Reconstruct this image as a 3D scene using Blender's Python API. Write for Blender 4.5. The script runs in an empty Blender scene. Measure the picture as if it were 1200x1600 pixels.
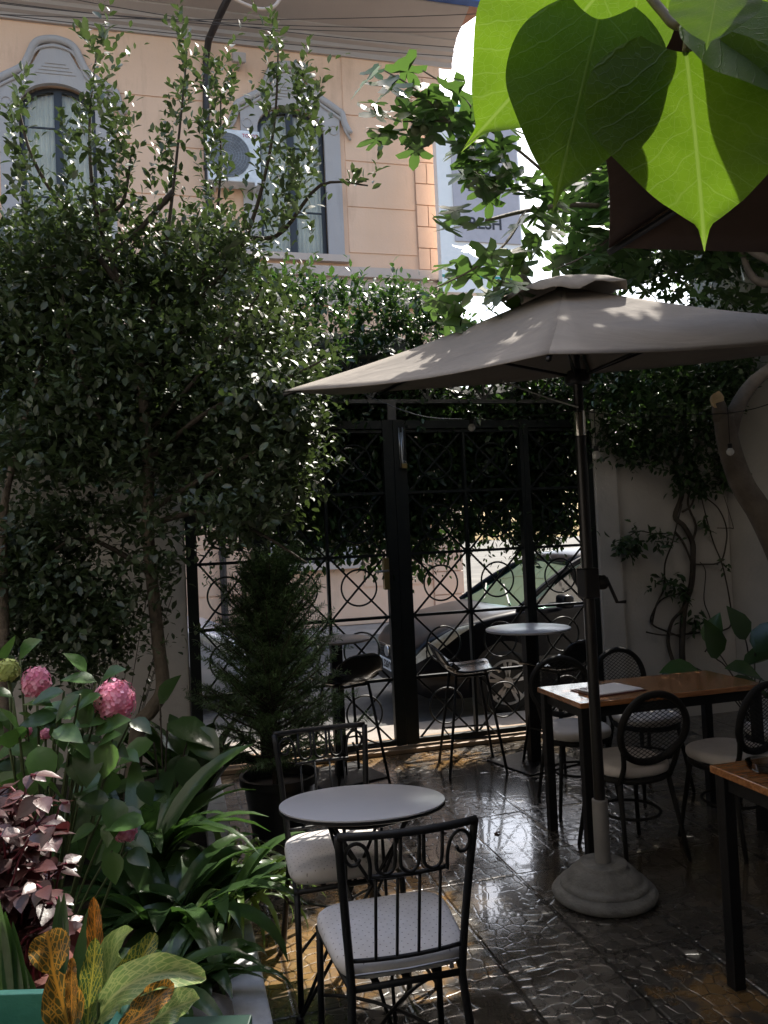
import bpy, math, random
import numpy as np
from mathutils import Vector, Matrix
rad = math.radians
S = bpy.context.scene
# ------------------------------------------------------------------ camera
EYE = 1.7
FPX = 1250.0                      # focal length in pixels of a 1200 x 1600 frame
yaw, pitch, roll = rad(15), rad(1.74), rad(2.6)
cF = Vector((math.sin(yaw)*math.cos(pitch), math.cos(yaw)*math.cos(pitch), math.sin(pitch)))
r0 = Vector((math.cos(yaw), -math.sin(yaw), 0)); u0 = r0.cross(cF)
cR = r0*math.cos(roll) - u0*math.sin(roll)
cU = u0*math.cos(roll) + r0*math.sin(roll)
cam = bpy.data.cameras.new('camera'); camo = bpy.data.objects.new('camera', cam)
bpy.context.collection.objects.link(camo)
m = Matrix((( cR.x, cU.x, -cF.x, 0), (cR.y, cU.y, -cF.y, 0), (cR.z, cU.z, -cF.z, EYE), (0, 0, 0, 1)))
camo.matrix_world = m
cam.sensor_fit = 'VERTICAL'; cam.sensor_height = 24.0; cam.lens = 24.0*FPX/1600.0
cam.clip_start = 0.02; cam.clip_end = 600
S.camera = camo
# ------------------------------------------------------------------ world and sun
SUN_EL, SUN_AZ = 51.0, 38.0       # azimuth from +Y towards +X
w = bpy.data.worlds.new('World'); S.world = w; w.use_nodes = True
nt = w.node_tree; bg = nt.nodes['Background']
sky = nt.nodes.new('ShaderNodeTexSky'); sky.sky_type = 'NISHITA'; sky.sun_disc = False
sky.sun_elevation = rad(SUN_EL); sky.sun_rotation = rad(SUN_AZ)
sky.dust_density = 3.0; sky.air_density = 1.2; sky.ozone_density = 1.0
nt.links.new(sky.outputs[0], bg.inputs[0]); bg.inputs[1].default_value = 0.15
sl = bpy.data.lights.new('sun', 'SUN'); sl.energy = 3.5; sl.angle = rad(0.53); sl.color = (1.0, 0.94, 0.84)
slo = bpy.data.objects.new('sun', sl); bpy.context.collection.objects.link(slo)
sv = Vector((math.sin(rad(SUN_AZ))*math.cos(rad(SUN_EL)), math.cos(rad(SUN_AZ))*math.cos(rad(SUN_EL)), math.sin(rad(SUN_EL))))
slo.rotation_euler = (-sv).to_track_quat('-Z', 'Y').to_euler(); slo.location = sv*30
S.view_settings.view_transform = 'Standard'; S.view_settings.look = 'None'
S.view_settings.exposure = 1.45; S.view_settings.gamma = 1.0
S.render.engine = 'CYCLES'
S.cycles.max_bounces = 7; S.cycles.transparent_max_bounces = 12
# ------------------------------------------------------------------ helpers: measured directions -> world positions
C0 = Vector((0, 0, EYE))
def ray(px, py): return cF + cR*((px-600)/FPX) + cU*((800-py)/FPX)
def G(px, py, z=0.0):
    r = ray(px, py); return C0 + r*((z-EYE)/r.z)
def PY(px, py, y):
    r = ray(px, py); return C0 + r*(y/r.y)
def D(px, py, d): return C0 + ray(px, py)*d
def lerp(a, b, t): return a+(b-a)*t
# ------------------------------------------------------------------ things
COL = bpy.context.collection
def thing(name, label, cat, loc=(0, 0, 0), rotz=0.0, group=None):
    o = bpy.data.objects.new(name, None); COL.objects.link(o)
    o.empty_display_size = 0.1
    o.location = loc; o.rotation_euler = (0, 0, rotz); o['label'] = label; o['category'] = cat
    if group: o['group'] = group
    return o
def dup(root, loc, rotz, label=None, scale=None):
    r = root.copy(); COL.objects.link(r); r.location = loc; r.rotation_euler = (0, 0, rotz)
    if label: r['label'] = label
    if scale: r.scale = scale
    for ch in list(root.children):
        c = ch.copy(); COL.objects.link(c); c.parent = r
        for g in list(ch.children):
            d = g.copy(); COL.objects.link(d); d.parent = c
    return r
def tag(o, label=None, cat=None, group=None, kind=None):
    for k, v in (('label', label), ('category', cat), ('group', group), ('kind', kind)):
        if v: o[k] = v
    return o
class MB:
    def __init__(s): s.v = []; s.f = []
    def add(s, vs, fs):
        n = len(s.v); s.v += [tuple(p) for p in vs]; s.f += [tuple(i+n for i in f) for f in fs]
    def box(s, c, d, M=None):
        x, y, z = d[0]/2, d[1]/2, d[2]/2
        vs = [Vector((i*x, j*y, k*z)) for i in (-1, 1) for j in (-1, 1) for k in (-1, 1)]
        if M is not None: vs = [M @ p for p in vs]
        c = Vector(c); vs = [p+c for p in vs]
        s.add(vs, [(0, 1, 3, 2), (4, 6, 7, 5), (0, 4, 5, 1), (2, 3, 7, 6), (0, 2, 6, 4), (1, 5, 7, 3)])
    def bbox(s, a, b):
        s.box([(a[i]+b[i])/2 for i in range(3)], [abs(b[i]-a[i]) for i in range(3)])
    def bar(s, a, b, w, t=None):          # rectangular bar from a to b
        a = Vector(a); b = Vector(b); t = t or w; d = (b-a); L = d.length
        q = d.to_track_quat('X', 'Z').to_matrix()
        s.box((a+b)/2, (L, t, w), q)
    def tube(s, pts, r, n=8, closed=False, cap=True):
        pts = [Vector(p) for p in pts]; N = len(pts)
        rs = r if isinstance(r, (list, tuple)) else [r]*N
        ups = None; rings = []
        for i, p in enumerate(pts):
            if closed: t = pts[(i+1) % N]-pts[i-1]
            else: t = pts[min(i+1, N-1)]-pts[max(i-1, 0)]
            if t.length < 1e-9: t = Vector((0, 0, 1))
            t.normalize()
            if ups is None:
                ups = Vector((0, 0, 1)) if abs(t.z) < .9 else Vector((1, 0, 0))
            ups = ups - t*ups.dot(t)
            if ups.length < 1e-6: ups = t.orthogonal()
            ups.normalize(); sd = t.cross(ups)
            rings.append([p+(ups*math.cos(2*math.pi*k/n)+sd*math.sin(2*math.pi*k/n))*rs[i] for k in range(n)])
        base = [q for g in rings for q in g]; fs = []
        M = N if closed else N-1
        for i in range(M):
            for k in range(n):
                a, b = i*n+k, i*n+(k+1) % n; c, d = ((i+1) % N)*n+(k+1) % n, ((i+1) % N)*n+k
                fs.append((a, b, c, d))
        if cap and not closed:
            fs.append(tuple(range(n))[::-1]); fs.append(tuple((N-1)*n+k for k in range(n)))
        s.add(base, fs)
    def lathe(s, prof, c=(0, 0, 0), n=40, M=None, sx=1, sy=1):
        c = Vector(c); vs = []
        for r, z in prof:
            for k in range(n):
                a = 2*math.pi*k/n; p = Vector((r*math.cos(a)*sx, r*math.sin(a)*sy, z))
                if M is not None: p = M @ p
                vs.append(p+c)
        fs = []
        for i in range(len(prof)-1):
            for k in range(n):
                fs.append((i*n+k, i*n+(k+1) % n, (i+1)*n+(k+1) % n, (i+1)*n+k))
        if prof[0][0] > 1e-6: fs.append(tuple(range(n))[::-1])
        if prof[-1][0] > 1e-6: fs.append(tuple((len(prof)-1)*n+k for k in range(n)))
        s.add(vs, fs)
    def prism(s, poly, f):               # poly: list of 2D; f(x,y,side)->3D with side 0/1
        n = len(poly)
        vs = [f(x, y, 0) for x, y in poly]+[f(x, y, 1) for x, y in poly]
        s.add(vs, [tuple(range(n))[::-1], tuple(range(n, 2*n))]+[(i, (i+1) % n, n+(i+1) % n, n+i) for i in range(n)])
    def band(s, A, B, f, closed=False):      # solid strip between two outlines
        n = len(A); vs = [f(*p, 0) for p in A]+[f(*p, 0) for p in B]+[f(*p, 1) for p in A]+[f(*p, 1) for p in B]
        fs = []
        for i in range(n if closed else n-1):
            j = (i+1) % n
            fs += [(i, j, n+j, n+i), (2*n+i, 3*n+i, 3*n+j, 2*n+j), (i, 2*n+i, 2*n+j, j), (n+i, n+j, 3*n+j, 3*n+i)]
        if not closed:
            fs += [(0, n, 3*n, 2*n), (n-1, 3*n-1, 4*n-1, 2*n-1)]
        s.add(vs, fs)
    def ring(s, c, R, r, ax='Y', n=32, m=6, sx=1.0, M=None):
        pts = []
        for k in range(n):
            a = 2*math.pi*k/n; u, v = R*math.cos(a)*sx, R*math.sin(a)
            p = {'Y': Vector((u, 0, v)), 'Z': Vector((u, v, 0)), 'X': Vector((0, u, v))}[ax]
            if M is not None: p = M @ p
            pts.append(Vector(c)+p)
        s.tube(pts, r, m, closed=True)
    def build(s, name, mat, parent=None, smooth=False, world=True, bevel=0, auto=None):
        me = bpy.data.meshes.new(name)
        off = Vector((0, 0, 0))
        vs = s.v
        if parent is not None and world:
            pw = Matrix.Translation(parent.location) @ parent.rotation_euler.to_matrix().to_4x4()
            if parent.parent:
                pp = parent.parent
                pw = (Matrix.Translation(pp.location) @ pp.rotation_euler.to_matrix().to_4x4()) @ pw
            inv = pw.inverted(); vs = [inv @ Vector(p) for p in vs]
        me.from_pydata([tuple(p) for p in vs], [], s.f); me.update()
        if smooth: me.polygons.foreach_set('use_smooth', [True]*len(me.polygons))
        if mat is not None: me.materials.append(mat)
        o = bpy.data.objects.new(name, me); COL.objects.link(o); o.parent = parent
        if bevel:
            b = o.modifiers.new('bevel', 'BEVEL'); b.width = bevel; b.segments = 2; b.limit_method = 'ANGLE'
        if smooth and auto:
            try: me.set_sharp_from_angle(angle=rad(auto))
            except Exception: pass
        return o
def bez(a, b, c, n=8):
    a, b, c = Vector(a), Vector(b), Vector(c)
    return [a*(1-t)**2+b*2*t*(1-t)+c*t*t for t in [i/n for i in range(n+1)]]
def smoothpath(pts, k=4):
    pts = [Vector(p) for p in pts]; out = []
    for i in range(len(pts)-1):
        p0, p1, p2, p3 = pts[max(i-1, 0)], pts[i], pts[i+1], pts[min(i+2, len(pts)-1)]
        for j in range(k):
            t = j/k
            out.append(.5*((2*p1)+(p2-p0)*t+(2*p0-5*p1+4*p2-p3)*t*t+(3*p1-p0-3*p2+p3)*t**3))
    out.append(pts[-1]); return out
# ------------------------------------------------------------------ materials
def newmat(name):
    mt = bpy.data.materials.new(name); mt.use_nodes = True
    n = mt.node_tree; n.nodes.clear()
    o = n.nodes.new('ShaderNodeOutputMaterial'); return mt, n, o
def N(n, t, **kw):
    x = n.nodes.new(t)
    for k, v in kw.items():
        if k in x.inputs.keys() if hasattr(x.inputs, 'keys') else False: x.inputs[k].default_value = v
        else: setattr(x, k, v)
    return x
def rgb(c): return (c[0], c[1], c[2], 1.0)
def ramp(n, fac, stops):
    r = n.nodes.new('ShaderNodeValToRGB'); n.links.new(fac, r.inputs[0])
    e = r.color_ramp.elements
    while len(e) < len(stops): e.new(0.5)
    for i, (p, c) in enumerate(stops): e[i].position = p; e[i].color = rgb(c) if len(c) == 3 else c
    return r.outputs[0]
def noise(n, scale, detail=4, rough=.55, coord=None, dist=0):
    t = n.nodes.new('ShaderNodeTexNoise'); t.inputs['Scale'].default_value = scale
    t.inputs['Detail'].default_value = detail; t.inputs['Roughness'].default_value = rough
    t.inputs['Distortion'].default_value = dist
    if coord is not None: n.links.new(coord, t.inputs['Vector'])
    return t
def P(name, col, rough=.5, metal=0.0, var=.15, vscale=6.0, bump=0.0, bscale=60.0, spec=.5, col2=None, coat=0.0, world=True):
    mt, n, o = newmat(name)
    b = n.nodes.new('ShaderNodeBsdfPrincipled'); n.links.new(b.outputs[0], o.inputs[0])
    tc = n.nodes.new('ShaderNodeTexCoord'); co = tc.outputs['Object']
    c2 = col2 or tuple(max(0, c*(1-var*2)) for c in col)
    nz = noise(n, vscale, 5, .6, co)
    c = ramp(n, nz.outputs[0], [(.3, c2), (.65, col)])
    n.links.new(c, b.inputs['Base Color'])
    b.inputs['Metallic'].default_value = metal; b.inputs['Specular IOR Level'].default_value = spec
    b.inputs['Coat Weight'].default_value = coat
    mr = n.nodes.new('ShaderNodeMapRange'); n.links.new(nz.outputs[0], mr.inputs[0])
    mr.inputs[3].default_value = min(1, rough*1.25); mr.inputs[4].default_value = rough*.8
    n.links.new(mr.outputs[0], b.inputs['Roughness'])
    if bump:
        nb = noise(n, bscale, 4, .6, co); bp = n.nodes.new('ShaderNodeBump'); bp.inputs['Strength'].default_value = bump
        bp.inputs['Distance'].default_value = .01; n.links.new(nb.outputs[0], bp.inputs['Height']); n.links.new(bp.outputs[0], b.inputs['Normal'])
    return mt
def leafmat(name, a, b_, trans=.35, tcol=None, rough=.35, spec=.5, veins=False):
    mt, n, o = newmat(name)
    g = n.nodes.new('ShaderNodeNewGeometry')
    c = ramp(n, g.outputs['Random Per Island'], [(0, a), (.75, b_), (1, tuple(min(1, x*1.5) for x in b_))])
    pb = n.nodes.new('ShaderNodeBsdfPrincipled'); n.links.new(c, pb.inputs['Base Color'])
    pb.inputs['Roughness'].default_value = rough; pb.inputs['Specular IOR Level'].default_value = spec
    tr = n.nodes.new('ShaderNodeBsdfTranslucent')
    tcol = tcol or (b_[0]*2.2, b_[1]*2.4, b_[2]*.9)
    tm = n.nodes.new('ShaderNodeMixRGB'); tm.inputs[0].default_value = .5; n.links.new(c, tm.inputs[1]); tm.inputs[2].default_value = rgb(tcol)
    n.links.new(tm.outputs[0], tr.inputs[0])
    mx = n.nodes.new('ShaderNodeMixShader'); mx.inputs[0].default_value = trans
    n.links.new(pb.outputs[0], mx.inputs[1]); n.links.new(tr.outputs[0], mx.inputs[2]); n.links.new(mx.outputs[0], o.inputs[0])
    return mt
# ------------------------------------------------------------------ leaf clouds (numpy)
def tmpl(widths, fold=.35, droop=.18, wmax=.42):
    # rows at t: left, centre, right
    vs = []; fs = []
    vs.append((0, 0, 0)); rows = []
    n = len(widths)
    for i, (t, wv) in enumerate(widths):
        z = -droop*t*t; w_ = wv*wmax
        k = len(vs); vs += [(t, -w_, z+fold*w_), (t, 0, z), (t, w_, z+fold*w_)]; rows.append(k)
    k0 = rows[0]; fs += [(0, k0+1, k0), (0, k0+2, k0+1)]
    for a, b in zip(rows, rows[1:]): fs += [(a, a+1, b+1, b), (a+1, a+2, b+2, b+1)]
    tip = len(vs); vs.append((1, 0, -droop)); a = rows[-1]
    fs += [(a, a+1, tip), (a+1, a+2, tip)]
    return np.array(vs, float), fs
T_SMALL = tmpl([(.3, .85), (.65, 1)], .3, .12, .235)
T_OVAL = tmpl([(.25, .8), (.6, 1)], .35, .15, .22)
T_WIDE = tmpl([(.15, .7), (.35, 1), (.6, .85), (.85, .35)], .25, .2, .36)
T_NARROW = tmpl([(.3, 1), (.7, .8)], .3, .3, .13)
def tmpl_poly(pts, lift=.12):        # half outline mirrored; fan about the midrib points
    L = [(0, 0)]+pts; full = [(t, -w_) for t, w_ in L]+[(1, 0)]+[(t, w_) for t, w_ in L[::-1]][:-1]
    vs = [(.45, 0, -.02)]+[(t, w_, lift*abs(w_)-.12*t*t) for t, w_ in full]
    n = len(full); return np.array(vs, float), [(0, 1+i, 1+(i+1) % n) for i in range(n)]
T_FIG = tmpl_poly([(.06, .16), (-.04, .32), (.10, .44), (.26, .36), (.30, .13), (.42, .20), (.62, .46), (.72, .36), (.66, .18), (.52, .09), (.70, .13), (.88, .11)])
def leaves(name, P_, Dr, Nr, Sz, tm, mat, parent=None, world=True):
    V, F = tm; P_ = np.asarray(P_, float); n = len(P_)
    Dr = np.asarray(Dr, float); Dr = Dr/np.linalg.norm(Dr, axis=1, keepdims=True)
    Nr = np.asarray(Nr, float); Nr = Nr-(Nr*Dr).sum(1, keepdims=True)*Dr; Nr = Nr/(np.linalg.norm(Nr, axis=1, keepdims=True)+1e-9)
    Bt = np.cross(Nr, Dr); Sz = np.asarray(Sz, float)[:, None, None]
    W = (P_[:, None, :]+Sz*(V[None, :, 0:1]*Dr[:, None, :]+V[None, :, 1:2]*Bt[:, None, :]+V[None, :, 2:3]*Nr[:, None, :]))
    off = np.array(parent.location) if (parent is not None and world) else np.zeros(3)
    W = W.reshape(-1, 3)-off
    k = len(V)
    loops = []; starts = []; tot = []; pos = 0
    fl = [i for f in F for i in f]; ln = [len(f) for f in F]
    L = (np.array(fl)[None, :]+np.arange(n)[:, None]*k).ravel()
    tot = np.tile(ln, n); starts = np.concatenate([[0], np.cumsum(tot)[:-1]])
    me = bpy.data.meshes.new(name)
    me.vertices.add(len(W)); me.vertices.foreach_set('co', W.ravel())
    me.loops.add(len(L)); me.loops.foreach_set('vertex_index', L.astype(np.int32))
    me.polygons.add(len(tot)); me.polygons.foreach_set('loop_start', starts.astype(np.int32))
    me.polygons.foreach_set('use_smooth', np.ones(len(tot), bool))
    me.update(calc_edges=True); me.validate()
    me.materials.append(mat)
    o = bpy.data.objects.new(name, me); COL.objects.link(o); o.parent = parent
    return o
def inpoly(x, y, poly):
    c = np.zeros(len(x), bool); n = len(poly)
    for i in range(n):
        x1, y1 = poly[i]; x2, y2 = poly[(i+1) % n]
        if y1 == y2: continue
        cond = ((y1 > y) != (y2 > y)) & (x < (x2-x1)*(y-y1)/(y2-y1)+x1)
        c ^= cond
    return c
def polypts(rng, poly, n, d0, d1):
    xs = [p[0] for p in poly]; ys = [p[1] for p in poly]; out = []
    while len(out) < n:
        x = rng.uniform(min(xs), max(xs), n*2); y = rng.uniform(min(ys), max(ys), n*2)
        k = inpoly(x, y, poly); x = x[k]; y = y[k]; d = rng.uniform(d0, d1, len(x))
        for a, b, c in zip(x, y, d): out.append(D(a, b, c))
    return np.array([tuple(p) for p in out[:n]])
class Cloud:
    def __init__(s): s.p = []; s.d = []; s.n = []; s.s = []
    def shoot(s, rng, base, d, L, nl, size, spread=.9, curve=.25):
        """leaves set alternately along a shoot that starts at base and runs along d"""
        base = np.array(base, float); d = np.array(d, float); d /= np.linalg.norm(d)
        bend = rng.normal(0, curve, 3); a = rng.uniform(0, 6.28)
        e1 = np.cross(d, [.3, .2, .93]); e1 /= np.linalg.norm(e1)+1e-9; e2 = np.cross(d, e1)
        for i in range(nl):
            t = (i+.5)/nl; p = base+d*L*t+bend*L*t*t
            a += 2.4
            side = e1*math.cos(a)+e2*math.sin(a)
            dd = d*(1-spread*.6+.5*t)+side*spread+rng.normal(0, .18, 3)
            s.p.append(p); s.d.append(dd); nn = np.array([0, 0, 1.0])+d*.6+rng.normal(0, .35, 3); s.n.append(nn)
            s.s.append(size*rng.uniform(.55, 1.25)*(1-.25*t))
        return base+d*L+bend*L
    def build(s, name, tm, mat, parent): return leaves(name, s.p, s.d, s.n, s.s, tm, mat, parent)
# ================================================================== SETTING
YG = 6.14                                   # plane of the gate
# ---- patio floor material : stamped wet concrete slabs
def floor_mat():
    mt, n, o = newmat('wet_stamped_concrete')
    L = n.links.new
    b = n.nodes.new('ShaderNodeBsdfPrincipled'); L(b.outputs[0], o.inputs[0])
    tc = n.nodes.new('ShaderNodeTexCoord'); co = tc.outputs['Object']
    def mth(op, a, b_=None, c=None):
        x = n.nodes.new('ShaderNodeMath'); x.operation = op
        for i, v in enumerate((a, b_, c)):
            if v is None: continue
            if isinstance(v, (int, float)): x.inputs[i].default_value = v
            else: L(v, x.inputs[i])
        return x.outputs[0]
    sep = n.nodes.new('ShaderNodeSeparateXYZ'); L(co, sep.inputs[0])
    ox = G(700, 1265).x; oy = G(800, 1521).y
    def joint(v, off, per):
        f = mth('FRACT', mth('DIVIDE', mth('SUBTRACT', v, off-40*per), per))
        d = mth('MULTIPLY', mth('MINIMUM', f, mth('SUBTRACT', 1.0, f)), per)
        return d
    jx = joint(sep.outputs[0], ox, .405); jy = joint(sep.outputs[1], oy, .81)
    j = mth('MINIMUM', jx, jy)
    # warped coordinates for uneven cells
    nz = noise(n, 5.0, 2, .5, co)
    mx = n.nodes.new('ShaderNodeMixRGB'); mx.blend_type = 'ADD'; mx.inputs[0].default_value = .05; L(co, mx.inputs[1]); L(nz.outputs[1], mx.inputs[2])
    vor = n.nodes.new('ShaderNodeTexVoronoi'); vor.voronoi_dimensions = '2D'; vor.feature = 'DISTANCE_TO_EDGE'; vor.inputs['Scale'].default_value = 15.5
    vor.inputs['Randomness'].default_value = .62; L(mx.outputs[0], vor.inputs['Vector'])
    vc = n.nodes.new('ShaderNodeTexVoronoi'); vc.voronoi_dimensions = '2D'; vc.inputs['Scale'].default_value = 15.5; vc.inputs['Randomness'].default_value = .62; L(mx.outputs[0], vc.inputs['Vector'])
    crack = n.nodes.new('ShaderNodeMapRange'); L(vor.outputs[0], crack.inputs[0]); crack.inputs[1].default_value = 0; crack.inputs[2].default_value = .09
    jr = n.nodes.new('ShaderNodeMapRange'); L(j, jr.inputs[0]); jr.inputs[1].default_value = .002; jr.inputs[2].default_value = .011
    big = noise(n, 1.3, 4, .6, co); med = noise(n, 9.0, 5, .65, co); fine = noise(n, 120.0, 3, .6, co)
    # puddles (flat water) where big noise is high
    pud = n.nodes.new('ShaderNodeMapRange'); L(mth('ADD', big.outputs[0], mth('MULTIPLY', med.outputs[0], .12)), pud.inputs[0]); pud.inputs[1].default_value = .60; pud.inputs[2].default_value = .66
    pudv = pud.outputs[0]
    damp = noise(n, .8, 3, .6, co, .4)
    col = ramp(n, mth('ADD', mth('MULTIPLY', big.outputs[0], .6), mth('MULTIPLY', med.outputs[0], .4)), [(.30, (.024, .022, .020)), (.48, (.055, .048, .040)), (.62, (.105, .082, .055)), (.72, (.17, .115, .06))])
    for (px__, py__, ra) in ((470, 1500, .42), (600, 1400, .34), (560, 1190, .45), (700, 1185, .3), (690, 1520, .16), (1130, 1560, .2)):  # sunlit patches painted into the slab colour as warm brown
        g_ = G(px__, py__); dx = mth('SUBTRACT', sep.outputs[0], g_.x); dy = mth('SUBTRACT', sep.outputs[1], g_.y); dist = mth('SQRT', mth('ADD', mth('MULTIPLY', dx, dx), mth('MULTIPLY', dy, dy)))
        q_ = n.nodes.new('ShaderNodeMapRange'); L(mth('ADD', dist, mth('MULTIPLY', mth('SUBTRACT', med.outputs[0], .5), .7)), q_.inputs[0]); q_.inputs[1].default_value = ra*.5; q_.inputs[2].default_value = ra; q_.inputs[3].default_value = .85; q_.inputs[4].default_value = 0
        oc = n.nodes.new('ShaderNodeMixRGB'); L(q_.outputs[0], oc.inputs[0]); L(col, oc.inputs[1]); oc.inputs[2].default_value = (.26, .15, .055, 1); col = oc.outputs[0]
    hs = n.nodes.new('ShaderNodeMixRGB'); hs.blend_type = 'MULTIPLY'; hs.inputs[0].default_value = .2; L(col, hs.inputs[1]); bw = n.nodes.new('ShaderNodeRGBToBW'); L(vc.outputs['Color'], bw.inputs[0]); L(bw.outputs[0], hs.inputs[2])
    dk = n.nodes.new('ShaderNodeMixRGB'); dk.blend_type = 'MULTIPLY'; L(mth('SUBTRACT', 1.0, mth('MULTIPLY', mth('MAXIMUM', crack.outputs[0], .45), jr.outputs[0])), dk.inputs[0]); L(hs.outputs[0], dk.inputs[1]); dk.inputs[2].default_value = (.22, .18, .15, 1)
    for (px__, py__, ra) in ((775, 1300, .30), (765, 1405, .24), (840, 1352, .2), (700, 1340, .2), (790, 1235, .34), (740, 1220, .3), (560, 1235, .2), (820, 1180, .25), (700, 1450, .12)):
        g_ = G(px__, py__); dx = mth('SUBTRACT', sep.outputs[0], g_.x); dy = mth('MULTIPLY', mth('SUBTRACT', sep.outputs[1], g_.y), .75)
        dist = mth('SQRT', mth('ADD', mth('MULTIPLY', dx, dx), mth('MULTIPLY', dy, dy)))
        q_ = n.nodes.new('ShaderNodeMapRange'); L(mth('ADD', dist, mth('MULTIPLY', mth('SUBTRACT', med.outputs[0], .5), .55)), q_.inputs[0]); q_.inputs[1].default_value = ra*.55; q_.inputs[2].default_value = ra*.95; q_.inputs[3].default_value = 1; q_.inputs[4].default_value = 0
        pudv = mth('MAXIMUM', pudv, q_.outputs[0])
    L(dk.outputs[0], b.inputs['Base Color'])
    rr = n.nodes.new('ShaderNodeMapRange'); L(med.outputs[0], rr.inputs[0]); rr.inputs[1].default_value = .3; rr.inputs[2].default_value = .7; rr.inputs[3].default_value = .16; rr.inputs[4].default_value = .38
    ro = mth('MULTIPLY', rr.outputs[0], mth('SUBTRACT', 1.0, mth('MULTIPLY', pudv, .93))); L(ro, b.inputs['Roughness'])
    b.inputs['Specular IOR Level'].default_value = .6; b.inputs['IOR'].default_value = 1.5; b.inputs['Coat Weight'].default_value = .9; b.inputs['Coat IOR'].default_value = 1.5; b.inputs['Coat Roughness'].default_value = .15
    hsum = mth('ADD', mth('MULTIPLY', crack.outputs[0], .62), mth('MULTIPLY', jr.outputs[0], 3.2))
    hsum = mth('ADD', hsum, mth('MULTIPLY', med.outputs[0], .6)); hsum = mth('ADD', hsum, mth('MULTIPLY', fine.outputs[0], .10))
    sepc = n.nodes.new('ShaderNodeSeparateXYZ'); L(vc.outputs['Color'], sepc.inputs[0])
    hsum = mth('ADD', hsum, mth('MULTIPLY', sepc.outputs[0], .25))
    bp = n.nodes.new('ShaderNodeBump'); bp.inputs['Distance'].default_value = .0019
    L(mth('SUBTRACT', 1.0, mth('MULTIPLY', pudv, .94)), bp.inputs['Strength']); L(hsum, bp.inputs['Height']); L(bp.outputs[0], b.inputs['Normal']); bp2 = n.nodes.new('ShaderNodeBump'); bp2.inputs['Distance'].default_value = .0009; L(hsum, bp2.inputs['Height']); L(mth('SUBTRACT', 1.0, mth('MULTIPLY', pudv, .9)), bp2.inputs['Strength']); L(bp2.outputs[0], b.inputs['Coat Normal'])
    return mt
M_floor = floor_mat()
def struct(name, mb, mat, **k):
    o = mb.build(name, mat, **k); o['kind'] = 'structure'; return o
M_asph = P('asphalt', (.05, .049, .048), .85, var=.2, vscale=3, bump=.5, bscale=120)
M_paver = P('pale_stone_paving', (.27, .235, .20), .7, var=.15, vscale=2.5, bump=.4, bscale=50)
M_soil = P('garden_soil', (.035, .026, .018), .95, var=.3, vscale=12, bump=1.0, bscale=40)
M_earth = P('distant_ground', (.10, .09, .07), .95, var=.2, vscale=.5)
b = MB(); b.add([(-150, -150, -.06), (150, -150, -.06), (150, 150, -.06), (-150, 150, -.06)], [(0, 1, 2, 3)]); struct('ground', b, M_earth)
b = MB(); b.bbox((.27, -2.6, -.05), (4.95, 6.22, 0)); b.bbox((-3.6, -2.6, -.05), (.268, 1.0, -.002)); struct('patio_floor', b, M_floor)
b = MB(); b.bbox((-60, 7.02, -.055), (60, 12.9, -.028)); struct('street', b, M_asph)
b = MB(); b.bbox((-60, 6.44, -.05), (60, 7.018, .0)); struct('street_pavement', b, M_paver)
b = MB(); b.bbox((-60, 12.902, -.05), (60, 14.52, .09)); struct('far_pavement', b, M_paver)
b = MB()
M_thresh = P('threshold_stone', (.30, .19, .10), .45, var=.2, vscale=5, bump=.5, bscale=60)
b.bbox((.13, 6.05, .001), (3.42, 6.43, .035)); struct('gate_threshold', b, M_thresh, bevel=.006)
# planting bed
nb = 26; b = MB(); vs = []; fs = []; rs = random.Random(4)
for i in range(nb+1):
    for j in range(nb+1):
        x = lerp(-3.6, .13, i/nb); y = lerp(1.0, 6.1, j/nb)
        vs.append((x, y, .07+.05*math.sin(3*x+y*2)*.6+rs.uniform(-.02, .02)))
for i in range(nb):
    for j in range(nb):
        a = i*(nb+1)+j; fs.append((a, a+nb+1, a+nb+2, a+1))
b.add(vs, fs); struct('bed_soil', b, M_soil, smooth=True)
M_kerb = P('painted_white_kerb', (.62, .62, .64), .6, var=.2, vscale=7, bump=.4, bscale=45)
kb = MB()
y = 1.0
while y < 6.0:
    kb.bbox((.135, y+.003, -.02), (.266, min(y+.8, 6.04)-.003, .135)); y += .8
kerb = tag(kb.build('kerb', M_kerb, bevel=.008), 'white painted low kerb edging the planted bed at bottom left', 'kerb')
# ================================================================== BUILDING ACROSS THE STREET
YF = 14.5
def plaster(name, c, groove=False):
    mt = P(name, c, .85, var=.05, vscale=.6, bump=.25, bscale=30)
    if groove:
        n = mt.node_tree; L = n.links.new; b_ = [x for x in n.nodes if x.type == 'BSDF_PRINCIPLED'][0]
        tc = n.nodes.new('ShaderNodeTexCoord'); sp = n.nodes.new('ShaderNodeSeparateXYZ'); L(tc.outputs['Object'], sp.inputs[0])
        mp = n.nodes.new('ShaderNodeMapping'); L(tc.outputs['Object'], mp.inputs[0]); mp.inputs['Scale'].default_value = (5, 5, .45); st = noise(n, 1.0, 6, .7, mp.outputs[0]); st2 = noise(n, .9, 5, .65, tc.outputs['Object'])
        mu = n.nodes.new('ShaderNodeMath'); mu.operation = 'MULTIPLY'; L(st.outputs[0], mu.inputs[0]); L(st2.outputs[0], mu.inputs[1]); cc = ramp(n, mu.outputs[0], [(.10, (.82, .80, .78)), (.22, (1, 1, 1)), (.4, (1, .98, .95))])
        bc = b_.inputs['Base Color']; src = bc.links[0].from_socket; mm = n.nodes.new('ShaderNodeMixRGB'); mm.blend_type = 'MULTIPLY'; mm.inputs[0].default_value = 1; L(src, mm.inputs[1]); L(cc, mm.inputs[2]); L(mm.outputs[0], bc)
    return mt
M_peach = plaster('peach_plaster', (.76, .50, .345), True)
M_peach2 = plaster('peach_quoin_plaster', (.70, .465, .33), True)
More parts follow.
